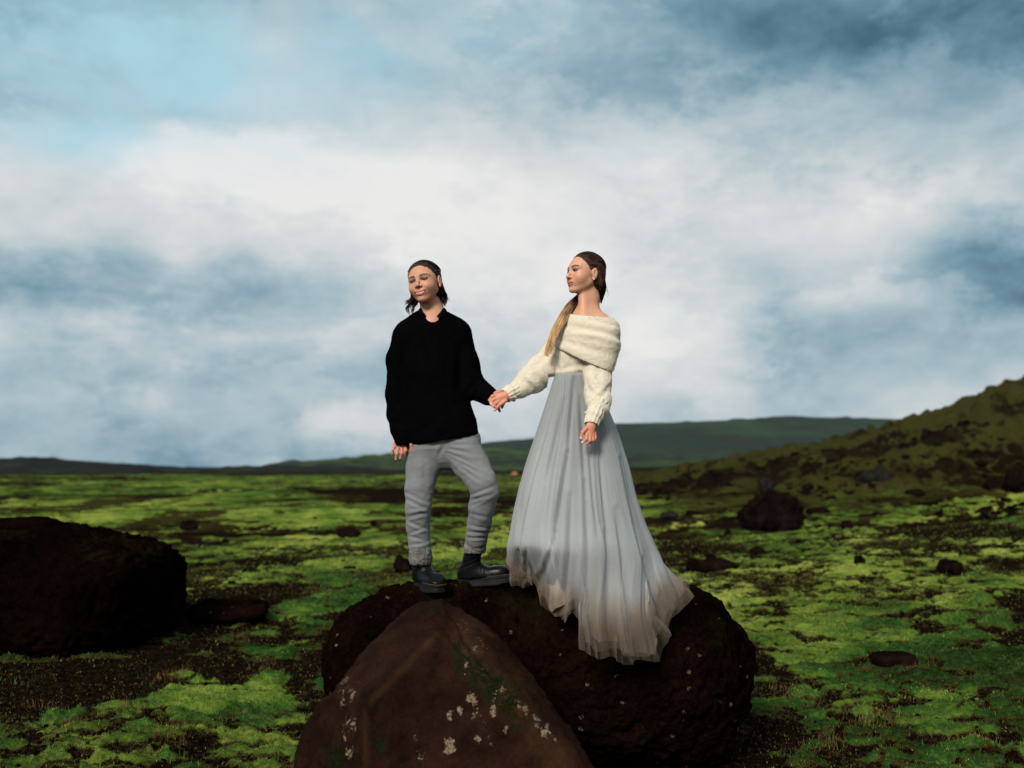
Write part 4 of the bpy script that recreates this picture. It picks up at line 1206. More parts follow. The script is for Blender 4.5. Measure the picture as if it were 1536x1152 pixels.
def comb_strands(h, grow, count, seed, r=0.0011):
    """fine wet strands combed back over the scalp"""
    rr = np.random.default_rng(seed); out = []
    Rf, Rs, Ru = 0.091 + grow, 0.072 + grow, 0.081 + grow
    for k in range(count):
        lat = rr.uniform(-1.15, 1.15); p0 = math.radians(rr.uniform(47, 58) + 10 * abs(lat)); p1 = math.radians(rr.uniform(120, 200))
        ph = np.linspace(p0, p1, 16); la = lat * (1 + 0.10 * np.sin(ph * 2 + rr.uniform(0, 6)))
        g_ = 1.0 + rr.uniform(-0.012, 0.016) + 0.012 * np.sin(np.linspace(0, 1, 16) * PI)
        pts = [h.W(-0.020 + Rf * math.cos(a) * g_[i] * math.cos(l * 0.8) ** 0.5, Rs * math.sin(l) * g_[i] * min(1, 0.55 + 0.5 * math.sin(a)), 0.030 + Ru * math.sin(a) * math.cos(l) * g_[i]) for i, (a, l) in enumerate(zip(ph, la))]
        out.append((np.array(pts), r * rr.uniform(0.5, 1.4) * np.linspace(0.6, 1, 16)))
    return out

def join_np(parts):
    Vs, Qs, As = [], [], []; b = 0
    for V, Q, A in parts:
        Vs.append(V); Qs.append(Q + b); As.append(A); b += len(V)
    return np.concatenate(Vs), np.concatenate(Qs), np.concatenate(As)

# ============================================================ person in the black sweater
YA = 5.10
pa = person('smiling person in loose black sweater, grey trousers and black boots holding hands', P(668, 886, YA))
SK = (0.50, 0.235, 0.140)
HA = Head(P(636.5, 423.5, YA - 0.01), frame(17, -3, 9.5), 0.985, 0.95, 1.25); HA.lip = (0.42, 0.085, 0.075)

fx = [(P(606, 0, YA)[0], P(668, 0, YA)[0], 0.0026), (P(584, 0, YA)[0], P(622, 0, YA)[0], 0.0026), (P(728, 0, YA)[0], P(758, 0, YA)[0], 0.0026)]
fz = [(P(0, 462, YA)[2], P(0, 386, YA)[2], 0.0026), (P(0, 694, YA)[2], P(0, 650, YA)[2], 0.0026), (P(0, 624, YA)[2], P(0, 580, YA)[2], 0.0026)]
b = make_field(575, 765, 382, 890, YA - 0.24, YA + 0.20, 0.0065, YA, fx, [(YA - 0.15, YA - 0.02, 0.0030)], fz)
CH(b, [(640, 440, 0.035, 15.5), (648, 462, 0.035, 15.5), (650, 482, 0.03, 19)], YA, 0.02)          # neck
CH(b, [(649, 500, 0.02, 34), (652, 560, 0, 34), (664, 640, 0, 38)], YA, 0.05, 0.72)                  # trunk
CH(b, [(650, 484, 0.02, 15), (615, 498, 0.02, 11)], YA, 0.03); CH(b, [(650, 484, 0.02, 15), (682, 497, 0.02, 11)], YA, 0.03)
CH(b, [(610, 505, 0.02, 11), (598, 575, 0.03, 9), (604, 648, -0.04, 8.0), (604, 660, -0.05, 7.5)], YA, 0.02)
CH(b, [(686, 503, 0.02, 11), (708, 572, 0.01, 9), (738, 597, -0.05, 8.0)], YA, 0.02)
CH(b, [(650, 660, 0, 22), (637, 695, -0.01, 17), (628, 762, -0.03, 12), (629, 800, 0, 10.5), (632, 852, 0.01, 8)], YA, 0.03)
CH(b, [(680, 660, 0, 22), (703, 694, -0.04, 16), (723, 733, -0.09, 12), (719, 780, -0.03, 10.5), (711, 838, 0.05, 8)], YA, 0.03)
CH(b, [(632, 850, 0.01, 8), (633, 858, 0.01, 7)], YA, 0.015); CH(b, [(711, 836, 0.05, 8), (712, 846, 0.055, 7)], YA, 0.015)
# hanging hand
Z = -0.055
CH(b, [(604, 657, Z, 8.2), (600, 666, Z, 9.0)], YA, 0.008, 0.55); CH(b, [(606, 660, Z, 6), (608, 668, Z, 5)], YA, 0.008, 0.6); CH(b, [(598, 660, Z, 6), (594, 668, Z, 4.4)], YA, 0.008, 0.6)
for f_ in ([(608, 667, Z - .005, 2.9), (608.6, 676, Z - .015, 2.5), (605.5, 684, Z - .004, 2.1)], [(603, 669, Z - .008, 3.0), (602.4, 680, Z - .018, 2.6), (600.6, 687.5, Z - .010, 2.1)],
           [(597.6, 669, Z - .006, 2.8), (595.2, 681, Z - .016, 2.4), (593.8, 689, Z - .008, 2.0)], [(592.6, 667, Z, 2.5), (589.4, 675, Z - .01, 2.1), (588.6, 681.5, Z - .004, 1.8)],
           [(610.5, 661, Z - .01, 4.0), (616.8, 667, Z - .020, 3.0), (617.4, 675.5, Z - .016, 2.4)]): CH(b, f_, YA, 0.0035)
# the hand that holds: thumb over the top, fingers coming up from below
CH(b, [(738, 597, -0.06, 8), (744, 598, -0.075, 8.2)], YA, 0.006, 0.55)
for f_ in ([(741, 591, -.075, 3.4), (746, 588.5, -.09, 3.0), (751.5, 587, -.10, 2.5)], [(746, 603, -.065, 3.0), (747, 611, -.06, 2.6), (749.5, 616.5, -.065, 2.1)],
           [(750, 598, -.055, 3.0), (755, 605, -.05, 2.6), (753, 611, -.055, 2.2)]): CH(b, f_, YA, 0.0035)
HA.build(b)
V, Q = b.mesh()
col = HA.paint(V, SK, 0.0)
hand = (V[:, 2] < P(0, 640, YA)[2]) | ((V[:, 0] > P(733, 0, YA)[0]) & (V[:, 2] < P(0, 570, YA)[2]))
col[hand] = col[hand] * np.array([1.0, 0.82, 0.78])
for px, py, z_, r_ in [(617.6, 674.8, -.02, 1.8), (605.5, 683.5, -.01, 1.3), (600.6, 687, -.015, 1.3), (593.8, 688.5, -.01, 1.3)]:
    c_ = P(px, py, YA + Z + z_); d_ = np.linalg.norm((V - c_)[:, [0, 2]], axis=1); k_ = (sstep(1.4, 0.8, d_ / (r_ * YA / F)) * (np.abs(V[:, 1] - c_[1]) < 0.02))[:, None]
    col = col * (1 - 0.45 * k_) + np.array([0.62, 0.34, 0.30]) * 0.45 * k_
bodyA = np_mesh('body', V, Q, M['skin'], {'col': col}, parent=pa)
HA.eyes(bodyA, (0.012, 0.010, 0.008), (-0.05, -0.02))

# hair
cols = ((0.0065, 0.0035, 0.0028), (0.040, 0.020, 0.013))
V, Q, col = hair_cap(HA, 0.0085, [((0.074, 0.082), (0.86, -0.51), 0.012), ((0, -0.085), (0, -1), 0.01)], None, cols, seed=601)
gl = [[HA.W(-0.02, -0.070, -0.015), HA.W(-0.025, -0.078, -0.07), P(617, 455, YA + .04), P(611, 463, YA + .03), P(616, 474, YA + .02)],
      [HA.W(-0.03, -0.060, -0.03), HA.W(-0.03, -0.07, -0.09), P(613, 452, YA + .05), P(609, 456, YA + .04)], [HA.W(-0.03, -0.066, -0.02), HA.W(-0.03, -0.07, -0.08), P(620, 460, YA + .04), P(618, 472, YA + .03)],
      [HA.W(-0.00, -0.074, -0.010), HA.W(-0.015, -0.078, -0.06), P(616, 450, YA + .02), P(612, 467, YA + .02)]]
gr = [[HA.W(-0.03, 0.070, 0.01), HA.W(-0.035, 0.075, -0.05), P(664, 441, YA + .05), P(669, 450, YA + .04), P(666, 459, YA + .04)],
      [HA.W(-0.04, 0.065, -0.01), HA.W(-0.04, 0.07, -0.06), P(660, 447, YA + .05), P(664, 457, YA + .04)], [HA.W(-0.03, 0.072, -0.01), HA.W(-0.03, 0.078, -0.05), P(668, 444, YA + .04), P(665, 452, YA + .03), P(668, 461, YA + .03)],
      [HA.W(-0.05, 0.05, -0.04), P(655, 452, YA + .07), P(657, 463, YA + .06)]]
gw = [[HA.W(-0.03, 0.075, -0.03), P(664, 440, YA + .04), P(670, 448, YA + .04), P(679, 453, YA + .05)], [HA.W(-0.03, 0.075, -0.03), P(665, 444, YA + .04), P(671, 448, YA + .04), P(677, 445, YA + .05)]]
gb = [[HA.W(-0.06, s_ * 0.04, -0.04), HA.W(-0.06, s_ * 0.045, -0.09), HA.W(-0.05, s_ * 0.05, -0.13)] for s_ in (-1, -.4, .4, 1)]
tb = strand_set(gl, 150, 0.013, 0.0019, 602, wave=0.006) + strand_set(gr, 170, 0.012, 0.0019, 603, wave=0.006) + strand_set(gw, 8, 0.006, 0.0009, 604, wave=0.004) + strand_set(gb, 150, 0.016, 0.0022, 605) + comb_strands(HA, 0.0085, 420, 607)
Vt, Qt, Tt = tubes(tb, 4)
ct = np.array(cols[0]) * 0.9 + (np.array([0.050, 0.022, 0.015]) - np.array(cols[0])) * (np.clip(Tt, 0, 1) * noise3(Vt * 90, 606))[:, None]
V, Q, col = join_np([(V, Q, col), (Vt, Qt, ct)])
np_mesh('hair', V, Q, M['hair_dark'], {'col': col}, parent=pa)

# black sweater
g = make_field(570, 760, 460, 680, YA - 0.26, YA + 0.26, 0.0062, YA)
CH(g, [(649, 508, 0.015, 47), (650, 560, 0, 49), (653, 610, 0, 51), (661, 645, -0.005, 53), (668, 678, -0.005, 52)], YA, 0.03, 0.66)
CH(g, [(644, 490, 0.02, 20), (612, 500, 0.02, 19)], YA, 0.05, 1.0); CH(g, [(654, 490, 0.02, 20), (686, 497, 0.02, 18)], YA, 0.05, 1.0)
CH(g, [(608, 506, 0.02, 20), (599, 540, 0.02, 19), (597, 590, 0.025, 18), (598, 622, 0.0, 17), (603, 643, -0.035, 16), (606, 650, -0.045, 13.5), (605, 664, -0.052, 12.5)], YA, 0.03)
CH(g, [(689, 503, 0.02, 19), (699, 545, 0.02, 19), (708, 578, 0.01, 18), (722, 587, -0.02, 15), (733, 594, -0.045, 12.5), (737, 596, -0.055, 11)], YA, 0.03)
a_, b_ = P(600, 672, YA), P(722, 652, YA)
g.half(a_, np.array([-(b_ - a_)[2], 0, (b_ - a_)[0]]) * -1, 0.006, (P(616, 690, YA - .2) * [1, 1, 1] - [0, .1, 0], P(730, 640, YA + .2) + [0, .2, 0]))
g.cone(P(646, 440, YA + 0.01), P(649, 478, YA - 0.01), 0.05, 0.052, 0.01, 'sub'); g.cone(P(649, 470, YA - 0.08), P(649, 476, YA - 0.14), 0.045, 0.045, 0.01, 'sub')
g.cone(P(605, 664, YA - 0.052), P(606, 700, YA - 0.06), 0.034, 0.034, 0.004, 'sub')
V, Q = g.mesh(); N = normals(V, Q)
off = groove(V, N, [((612, 520), (604, 600), 7, .012), ((694, 520), (690, 590), 7, .012), ((626, 655), (700, 600), 8, .006), ((640, 662), (712, 640), 6, .005), ((600, 600), (590, 625), 4, .006), ((608, 640), (588, 632), 3.5, .007),
                    ((612, 628), (592, 618), 3.5, .006), ((716, 572), (700, 590), 3.5, .007), ((722, 578), (712, 598), 3, .006), ((640, 500), (625, 560), 8, .004), ((670, 500), (680, 580), 8, .004)], YA)
off += (fbm3(V * 9, 3, 611) - 0.5) * 0.010 + (noise3(V * 120, 612) - 0.5) * 0.0022
swA = np_mesh('sweater', V + N * off[:, None], Q, M['black_knit'], parent=pa)
# collar: two pointed leaves and a stand round the neck
cv = []
th = np.linspace(-0.15, 2 * PI + 0.15 - 0.0, 60)
th = np.linspace(math.radians(-58), math.radians(238), 72)      # open at the front
O_ = P(648.5, 472, YA + 0.005)
rows = []
for tt, (dr, dz) in enumerate([(0.000, 0.0), (0.001, 0.018), (0.007, 0.022), (0.016, 0.010), (0.020, -0.012)]):
    row = []
    for a in th:
        open_ = 1 - min(1, abs(((a - PI / 2 + PI) % (2 * PI)) - PI) / math.radians(152))   # 0 at the front ends
        fr = max(0, -math.sin(a))
        r_ = 0.056 + dr * (1 - 0.75 * fr ** 6)
        row.append(O_ + np.array([math.cos(a) * r_ * 0.98, math.sin(a) * r_ * 0.95 - 0.012 * fr, dz * (1 - fr ** 5) - 0.050 * fr ** 1.3 - (0.026 * fr ** 2 if tt == 4 else 0) + 0.012]))
    rows.append(row)
V = np.array(rows).reshape(-1, 3); n = len(th)
i = np.arange(4)[:, None]; j = np.arange(n - 1)[None]
Q = np.stack([i * n + j, i * n + j + 1, (i + 1) * n + j + 1, (i + 1) * n + j], -1).reshape(-1, 4)
co = np_mesh('collar', V, Q, M['black_collar'], parent=pa)
md = co.modifiers.new('thickness', 'SOLIDIFY'); md.thickness = 0.004

# trousers
g = make_field(596, 760, 640, 845, YA - 0.26, YA + 0.2, 0.0050, YA)
CH(g, [(655, 648, 0, 38), (656, 664, 0, 41)], YA, 0.03, 0.70); CH(g, [(676, 648, 0, 38), (680, 664, 0, 41)], YA, 0.03, 0.70)
CH(g, [(638, 668, 0, 29), (635, 700, -0.01, 25.5), (629, 735, -0.03, 21), (627.5, 762, -0.035, 19), (627, 790, -0.01, 17.5), (629, 815, 0, 16.5), (630, 829, 0, 16)], YA, 0.012)
CH(g, [(690, 672, -0.01, 30), (707, 697, -0.05, 26.5), (723, 722, -0.10, 22.5), (727, 737, -0.10, 20.5), (723, 760, -0.07, 19.5), (719, 785, -0.03, 17.5), (715, 808, 0.01, 16)], YA, 0.012)
V, Q = g.mesh(); N = normals(V, Q)
segs = [((611, 738), (642, 752), 2.6, .007), ((612, 748), (644, 763), 2.8, .009), ((611, 764), (640, 760), 2.4, .006), ((612, 775), (644, 768), 2.8, .009), ((611, 780), (642, 793), 2.6, .008), ((613, 800), (641, 790), 2.4, .007),
        ((612, 803), (642, 810), 2.4, .008), ((613, 817), (643, 812), 2.2, .007), ((614, 826), (644, 822), 2.0, .006), ((621, 690), (614, 740), 3, .005), ((616, 680), (612, 820), 1.3, .003), ((640, 690), (640, 735), 4, .004),
        ((666, 676), (735, 706), 2.6, .008), ((670, 682), (738, 718), 2.6, .008), ((668, 672), (722, 683), 2.6, .011), ((672, 668), (718, 668), 2.2, .006), ((680, 690), (722, 722), 2.6, .006), ((684, 660), (716, 657), 2, .004),
        ((671, 660), (660, 685), 3.2, .008), ((622, 672), (662, 668), 2.5, .003), ((706, 742), (742, 728), 2.4, .007), ((705, 750), (738, 741), 2.6, .008), ((706, 758), (730, 747), 2.2, .005), ((704, 768), (732, 775), 2.4, .005),
        ((701, 786), (734, 792), 2.4, .006), ((700, 797), (731, 799), 2.2, .007), ((700, 806), (730, 806), 2.0, .006), ((717, 744), (705, 808), 1.3, .003)]
off = groove(V, N, segs, YA) * 0.72 + (fbm3(V * np.array([14, 14, 22]), 3, 621) - 0.5) * 0.010
np_mesh('trousers', V + N * off[:, None], Q, M['grey_cloth'], parent=pa)

# boots
def boot(O, fwd, pitch, soleT, parent, shaft_px, lab, mirror=1):
    f = np.array([fwd[0], fwd[1], 0.0]); f /= np.linalg.norm(f)
    u = np.array([0, 0, 1.0]); s = np.cross(u, f)
    a = math.radians(pitch); f, u = f * math.cos(a) + u * math.sin(a), u * math.cos(a) - f * math.sin(a)
    W_ = lambda x, y, z: O + x * f + y * s + z * u
    st = 0.0042
    lo = O - 0.27; hi = O + 0.27
    g = Field(np.arange(lo[0], hi[0], st), np.arange(lo[1], hi[1], st), np.arange(O[2] - 0.02, O[2] + 0.23, st))
    R3 = np.array([f, s, u])
    ank = np.asarray(shaft_px)
    c = lambda A, B, ra, rb, k=0.02: g.cone(A, B, ra, rb, k)
    c(W_(-0.030, 0, 0.070), ank, 0.044, 0.047)
    g.ell(W_(-0.042, 0, 0.060), (0.046, 0.038, 0.060), R3, 0.02, p=2.6)
    g.ell(W_(0.005, 0, 0.066), (0.060, 0.042, 0.052), R3, 0.03, p=2.4)
    g.ell(W_(0.080, 0.003, 0.048), (0.085, 0.047, 0.045), R3, 0.03, p=2.6)
    g.ell(W_(0.130, 0.004, 0.046), (0.056, 0.046, 0.046), R3, 0.02, p=2.6)
    g.half(W_(0, 0, soleT), -u, 0.002)
    g.half(ank + np.array([0, 0, 0.004]), (ank - W_(-0.03, 0, 0.085)), 0.004)
    V, Q = g.mesh(); N = normals(V, Q)
    L = (V - O) @ R3.T
    cre = sum(0.0022 * np.exp(-((L[:, 0] - x0 - 0.25 * L[:, 1]) / 0.004) ** 2) * sstep(0.06, 0.08, L[:, 2]) for x0 in (0.060, 0.074, 0.088))
    cre2 = sum(0.0025 * np.exp(-((L[:, 2] - z0 - 0.3 * L[:, 0]) / 0.005) ** 2) for z0 in (0.115, 0.135))
    V = V - N * (cre + cre2 + (fbm3(V * 30, 2, 631) - 0.5) * 0.003)[:, None]
    bt = np_mesh('boot', V, Q, M['leather'], parent=parent)
    # chunky sole
    n = 72; t_ = np.linspace(0, 2 * PI, n, endpoint=False)
    X = 0.052 + 0.143 * np.cos(t_); hw = 0.037 + 0.013 * sstep(0.02, 0.12, X) - 0.004 * np.exp(-((X - 0.02) / 0.03) ** 2)
    Yy = hw * np.sign(np.sin(t_)) * np.abs(np.sin(t_)) ** 0.55
    rows = []
    for z, gr in [(0, .97), (0.004, 1.0), (0.012, 1.0), (0.014, .975), (0.018, .975), (0.020, 1.0), (0.026, .98), (0.034, 1.01), (soleT, 1.02), (soleT + 0.004, 1.0)]:
        zz = z + 0.010 * sstep(0.10, 0.20, X) * (1 - z / 0.05)
        rows.append([W_(0.052 + (x - 0.052) * gr, y * gr, q) for x, y, q in zip(X, Yy, zz)])
    V = np.array(rows).reshape(-1, 3); m = len(rows)
    i = np.arange(m - 1)[:, None]; j = np.arange(n)[None]; j2 = (j + 1) % n
    Q = np.stack([i * n + j, i * n + j2, (i + 1) * n + j2, (i + 1) * n + j], -1).reshape(-1, 4)
    caps = []
    for base in (0, (m - 1) * n):
        h_ = n // 2
        for k in range(1, h_ - 1, 1): caps.append([base + k, base + k + 1, base + n - k - 1, base + n - k])
        caps.append([base, base + 1, base + n - 1, base]); 
    caps = np.array([c_ for c_ in caps if len(set(c_)) == 4])
    tips = [[b0, b0 + 1, b0 + n - 1] for b0 in (0, (m - 1) * n)]
    so = np_mesh('sole', V, np.concatenate([Q, caps]), M['rubber'], parent=bt, smooth=False)
    # yellow welt stitching, one short stitch after another
    X2 = 0.052 + (X - 0.052) * 1.012; Y2 = Yy * 1.012
    P2 = np.array([W_(x, y, soleT + 0.0052) for x, y in zip(X2, Y2)]); P2 = np.concatenate([P2, P2[:1]])
    fine = np.array([P2[int(v)] + (P2[min(int(v) + 1, n)] - P2[int(v)]) * (v % 1) for v in np.linspace(0, n - 1e-6, 300)])
    st_ = [(fine[k:k + 3], np.array([.0009, .0016, .0009])) for k in range(0, 297, 4)]
    Vs, Qs, _ = tubes(st_, 4)
    tag(np_mesh('stitching', Vs, Qs, M['stitch'], parent=bt), 'yellow welt stitching')
    # pull tab at the heel side of the shaft
    top = ank
    back = -f; 
    pts = [top + back * 0.044 + u * -0.05, top + back * 0.047 + u * 0.0, top + back * 0.058 + u * 0.030, top + back * 0.068 + u * 0.040, top + back * 0.066 + u * 0.034, top + back * 0.054 + u * 0.012, top + back * 0.045 + u * -0.008]
    sp_ = spline(pts, 22); V = np.concatenate([sp_ + s * w_ for w_ in (-0.008, 0.008)]); k = np.arange(21)
    o = np_mesh('pull_tab', V, np.stack([k, k + 1, k + 23, k + 22], 1), M['webbing'], parent=bt)
    md = o.modifiers.new('thickness', 'SOLIDIFY'); md.thickness = 0.003
    return bt
boot(P(636, 884, YA + 0.02), (0.50, -0.86), -2, 0.044, pa, P(633, 841, YA + 0.01), 'left', 1)
boot(P(713, 879, YA + 0.07), (0.97, -0.16), 5, 0.044, pa, P(711, 823, YA + 0.045), 'right', 1)

# heather socks turned down over the boots
for rows_, nm in (([(629.5, 818, 0, 13.5), (630.5, 826, 0, 16.3), (631, 836, 0, 16.8), (631.5, 843, 0.005, 15.8), (632, 847, 0.005, 13.0)], 'a'),
                  ([(716, 800, 0.015, 12.5), (715, 810, 0.02, 14.8), (713.5, 817, 0.03, 15.2), (712.5, 821, 0.035, 16.2), (711.5, 828, 0.04, 15.2), (711, 831, 0.045, 12.5)], 'b')):
    g = make_field(590, 750, 795, 858, YA - 0.12, YA + 0.14, 0.0045, YA)
    for p_, q_ in zip(rows_[:-1], rows_[1:]): g.cone(P(p_[0], p_[1], YA + p_[2]), P(q_[0], q_[1], YA + q_[2]), p_[3] * YA / F, q_[3] * YA / F, 0.004)
    g.half(P(rows_[-1][0], rows_[-1][1], YA), (0, 0, -1), 0.006)
    V, Q = g.mesh(); N = normals(V, Q)
    V = V + N * ((noise3(V * 170, 641) - 0.5) * 0.007 + (noise3(V * 60, 642) - 0.5) * 0.005)[:, None]
    np_mesh('sock', V, Q, M['heather'], parent=pa)
# ============================================================ person in the pale skirt
YB = 5.10
pb = person('standing person with long brown and blond hair, cream off shoulder sweater and pale tulle skirt', P(880, 880, YB))
SKB = (0.56, 0.275, 0.165)
HB = Head(P(877, 411, YB), frame(58, 4, 0), 0.985, 0.90, 0.0); HB.lip = (0.40, 0.10, 0.085)
fx = [(P(843, 0, YB)[0], P(908, 0, YB)[0], 0.0026), (P(730, 0, YB)[0], P(768, 0, YB)[0], 0.0026)]
fz = [(P(0, 482, YB)[2], P(0, 372, YB)[2], 0.0027), (P(0, 670, YB)[2], P(0, 628, YB)[2], 0.0026), (P(0, 622, YB)[2], P(0, 580, YB)[2], 0.0026)]
b = make_field(726, 935, 368, 885, YB - 0.38, YB + 0.26, 0.0068, YB, fx, [(YB - 0.33, YB - 0.06, 0.0034)], fz)
CH(b, [(884, 425, 0.015, 15), (884, 450, 0.02, 14.0), (882, 466, 0.02, 15.5), (880, 484, 0.02, 21)], YB, 0.025)
CH(b, [(874, 432, -0.005, 8), (876, 474, -0.05, 5)], YB, 0.03)                                             # throat muscle
CH(b, [(884, 474, 0.02, 16), (901, 482, -0.02, 11), (913, 487, -0.03, 11)], YB, 0.03); CH(b, [(880, 478, 0.02, 16), (852, 488, 0.06, 13)], YB, 0.03)
CH(b, [(877, 500, 0.01, 34), (866, 545, 0, 27), (858, 570, 0, 23), (868, 640, 0, 33), (872, 680, 0, 30)], YB, 0.05, 0.85)
CH(b, [(902, 503, -0.04, 11), (896, 565, -0.14, 10), (889, 632, -0.265, 7.0), (886, 640, -0.275, 7.0)], YB, 0.02)
CH(b, [(850, 492, 0.05, 12), (812, 556, 0.02, 10.5), (766, 590, -0.08, 7.0), (756, 595, -0.10, 7.2)], YB, 0.02)
CH(b, [(855, 660, 0, 22), (850, 760, -0.02, 15), (850, 860, 0, 9), (845, 878, -0.1, 7)], YB, 0.03); CH(b, [(885, 660, 0, 22), (888, 760, -0.02, 15), (888, 862, 0, 9), (884, 880, -0.1, 7)], YB, 0.03)
Z = -0.285
CH(b, [(886, 640, Z, 7.2), (883.5, 649, Z, 8.0)], YB, 0.008, 0.6)
for f_ in ([(879, 643, Z - .01, 3.6), (873.5, 649, Z - .02, 2.8), (871.5, 657.5, Z - .022, 2.2)], [(880.5, 651, Z - .012, 3.0), (879.5, 659, Z - .022, 2.5), (873.5, 664.0, Z - .018, 2.0)],
           [(885, 652, Z - .008, 3.0), (885, 661, Z - .018, 2.5), (880.5, 665.3, Z - .014, 2.0)], [(889, 651, Z, 2.8), (889.5, 660, Z - .008, 2.4), (886, 664.8, Z - .006, 1.9)],
           [(892, 649, Z + .01, 2.4), (893.5, 656.5, Z + .004, 2.0), (891.5, 662, Z, 1.7)]): CH(b, f_, YB, 0.0035)
# hand laid into the other hand: back of the hand towards us, fingers closing round it
Z = -0.115
CH(b, [(758, 594, Z, 7.6), (750, 597, Z, 8.0)], YB, 0.007, 0.6); CH(b, [(752, 599, Z, 6.5), (746, 599, Z, 6.5)], YB, 0.006, 0.6)
for f_ in ([(746, 593, Z, 3.3), (739, 594.5, Z - .006, 2.9), (734.5, 600, Z - .002, 2.4), (737, 605, Z - .014, 2.0)], [(746, 598, Z - .006, 3.2), (739.5, 600.5, Z - .014, 2.8), (737, 606.5, Z - .012, 2.4), (740.5, 610, Z - .020, 2.0)],
           [(748, 602, Z - .008, 3.1), (742.5, 605.5, Z - .016, 2.6), (743, 611, Z - .014, 2.2)], [(758, 601, Z - .006, 3.4), (749.5, 607.5, Z - .014, 2.6), (741.5, 615.5, Z - .012, 2.0)],
           [(754, 590, Z + .02, 3.2), (747, 588.5, Z + .02, 2.6), (742, 590, Z + .015, 2.2)]): CH(b, f_, YB, 0.003)
HB.build(b)
V, Q = b.mesh()
col = HB.paint(V, SKB, 0.75)
hand = ((V[:, 2] < P(0, 625, YB)[2])) | ((V[:, 0] < P(766, 0, YB)[0]) & (V[:, 2] < P(0, 570, YB)[2]))
col[hand] = col[hand] * np.array([1.0, 0.80, 0.76])
for px, py, yy in [(871.5, 657, YB - .31), (874, 663.6, YB - .305), (741.5, 615.2, YB - .13), (736.5, 604.5, YB - .132)]:
    c_ = P(px, py, yy); d_ = np.linalg.norm((V - c_)[:, [0, 2]], axis=1); k_ = (sstep(1.4, 0.8, d_ / (1.7 * YB / F)) * (np.abs(V[:, 1] - c_[1]) < 0.025))[:, None]
    col = col * (1 - 0.8 * k_) + np.array([0.75, 0.50, 0.46]) * 0.8 * k_
bodyB = np_mesh('body', V, Q, M['skin'], {'col': col}, parent=pb)
HB.eyes(bodyB, (0.012, 0.012, 0.010), (0.0, 0.03))
pe = HB.W(-0.002, 0.083, -0.042)
th = np.linspace(0, PI, 8)[:, None]; ph = np.arange(10)[None] / 10 * 2 * PI
V = np.stack([np.sin(th) * np.cos(ph), np.sin(th) * np.sin(ph), np.cos(th) + 0 * ph], -1).reshape(-1, 3) * 0.0045 + pe
i = np.arange(7)[:, None]; j = np.arange(10)[None]; j2 = (j + 1) % 10
np_mesh('earring', V, np.stack([i * 10 + j, (i + 1) * 10 + j, (i + 1) * 10 + j2, i * 10 + j2], -1).reshape(-1, 4), M['pearl'], parent=bodyB)

# hair
cols = ((0.010, 0.0050, 0.0034), (0.085, 0.042, 0.024))
V, Q, col = hair_cap(HB, 0.0095, [((0.072, 0.086), (0.84, -0.54), 0.012), ((0, -0.085), (0, -1), 0.01)], None, cols, seed=651)
gb = [[HB.W(-0.05, 0.060, 0.02), HB.W(-0.075, 0.062, -0.05), P(904, 440, YB + .05), P(901, 457, YB + .05)],
      [HB.W(-0.08, 0.045, 0.02), HB.W(-0.095, 0.045, -0.05), P(905, 438, YB + .06), P(902, 452, YB + .06)],
      [HB.W(-0.04, 0.070, -0.01), HB.W(-0.06, 0.068, -0.06), P(897, 440, YB + .03), P(898, 455, YB + .04)],
      [HB.W(-0.09, 0.02, 0.02), HB.W(-0.10, 0.02, -0.05), P(903, 436, YB + .09), P(898, 456, YB + .08)]]
gs = [[HB.W(-0.03, 0.068, 0.030), HB.W(-0.055, 0.075, 0.01), HB.W(-0.07, 0.066, -0.03), HB.W(-0.08, 0.058, -0.07)], [HB.W(0.0, 0.070, 0.045), HB.W(-0.035, 0.078, 0.03), HB.W(-0.065, 0.074, -0.01), HB.W(-0.08, 0.060, -0.06)]]
pt = [[HB.W(-0.05, -0.02, -0.07), P(862, 452, YB + .03), P(853, 462, YB - .02), P(840, 482, YB - .08), P(827, 508, YB - .12), P(820, 540, YB - .13)],
      [HB.W(-0.05, -0.02, -0.07), P(864, 456, YB + .02), P(855, 466, YB - .03), P(845, 483, YB - .09), P(832, 508, YB - .13), P(824, 536, YB - .14)],
      [HB.W(-0.05, -0.03, -0.06), P(861, 450, YB + .03), P(850, 463, YB - .02), P(837, 484, YB - .08), P(824, 512, YB - .12), P(817, 538, YB - .13)]]
wi = [[HB.W(-0.08, 0.04, 0.02), P(910, 430, YB + .05), P(914, 445, YB + .05)], [HB.W(-0.08, 0.04, 0.0), P(907, 425, YB + .05), P(912, 440, YB + .05), P(910, 452, YB + .05)]]
sA = strand_set(gb, 330, 0.013, 0.0022, 652, wave=0.002); sS = strand_set(gs, 60, 0.006, 0.0026, 655, wave=0.001); sP = strand_set(pt, 330, 0.015, 0.0020, 653, n=20, wave=0.004, freq=2, taper=0.3); sW = strand_set(wi, 7, 0.006, 0.0005, 654)
Vt, Qt, Tt = tubes(sA + sS + sW + comb_strands(HB, 0.0095, 420, 659), 4)
ct = np.array([0.012, 0.006, 0.004]) + np.array([0.075, 0.036, 0.02]) * (noise3(Vt * np.array([150, 150, 10]), 656) ** 2)[:, None]
Vp, Qp, Tp = tubes(sP, 4)
tt = sstep(0.25, 0.85, Tp + 0.25 * (noise3(Vp * 40, 657) - 0.5))[:, None]; sh = (0.55 + 0.8 * noise3(Vp * np.array([160, 160, 12]), 658))[:, None]
cp = (np.array([0.030, 0.014, 0.009]) * (1 - tt) + np.array([0.60, 0.37, 0.17]) * tt) * sh
V, Q, col = join_np([(V, Q, col), (Vt, Qt, ct), (Vp, Qp, cp)])
np_mesh('hair', V, Q, M['hair_blond'], {'col': col}, parent=pb)

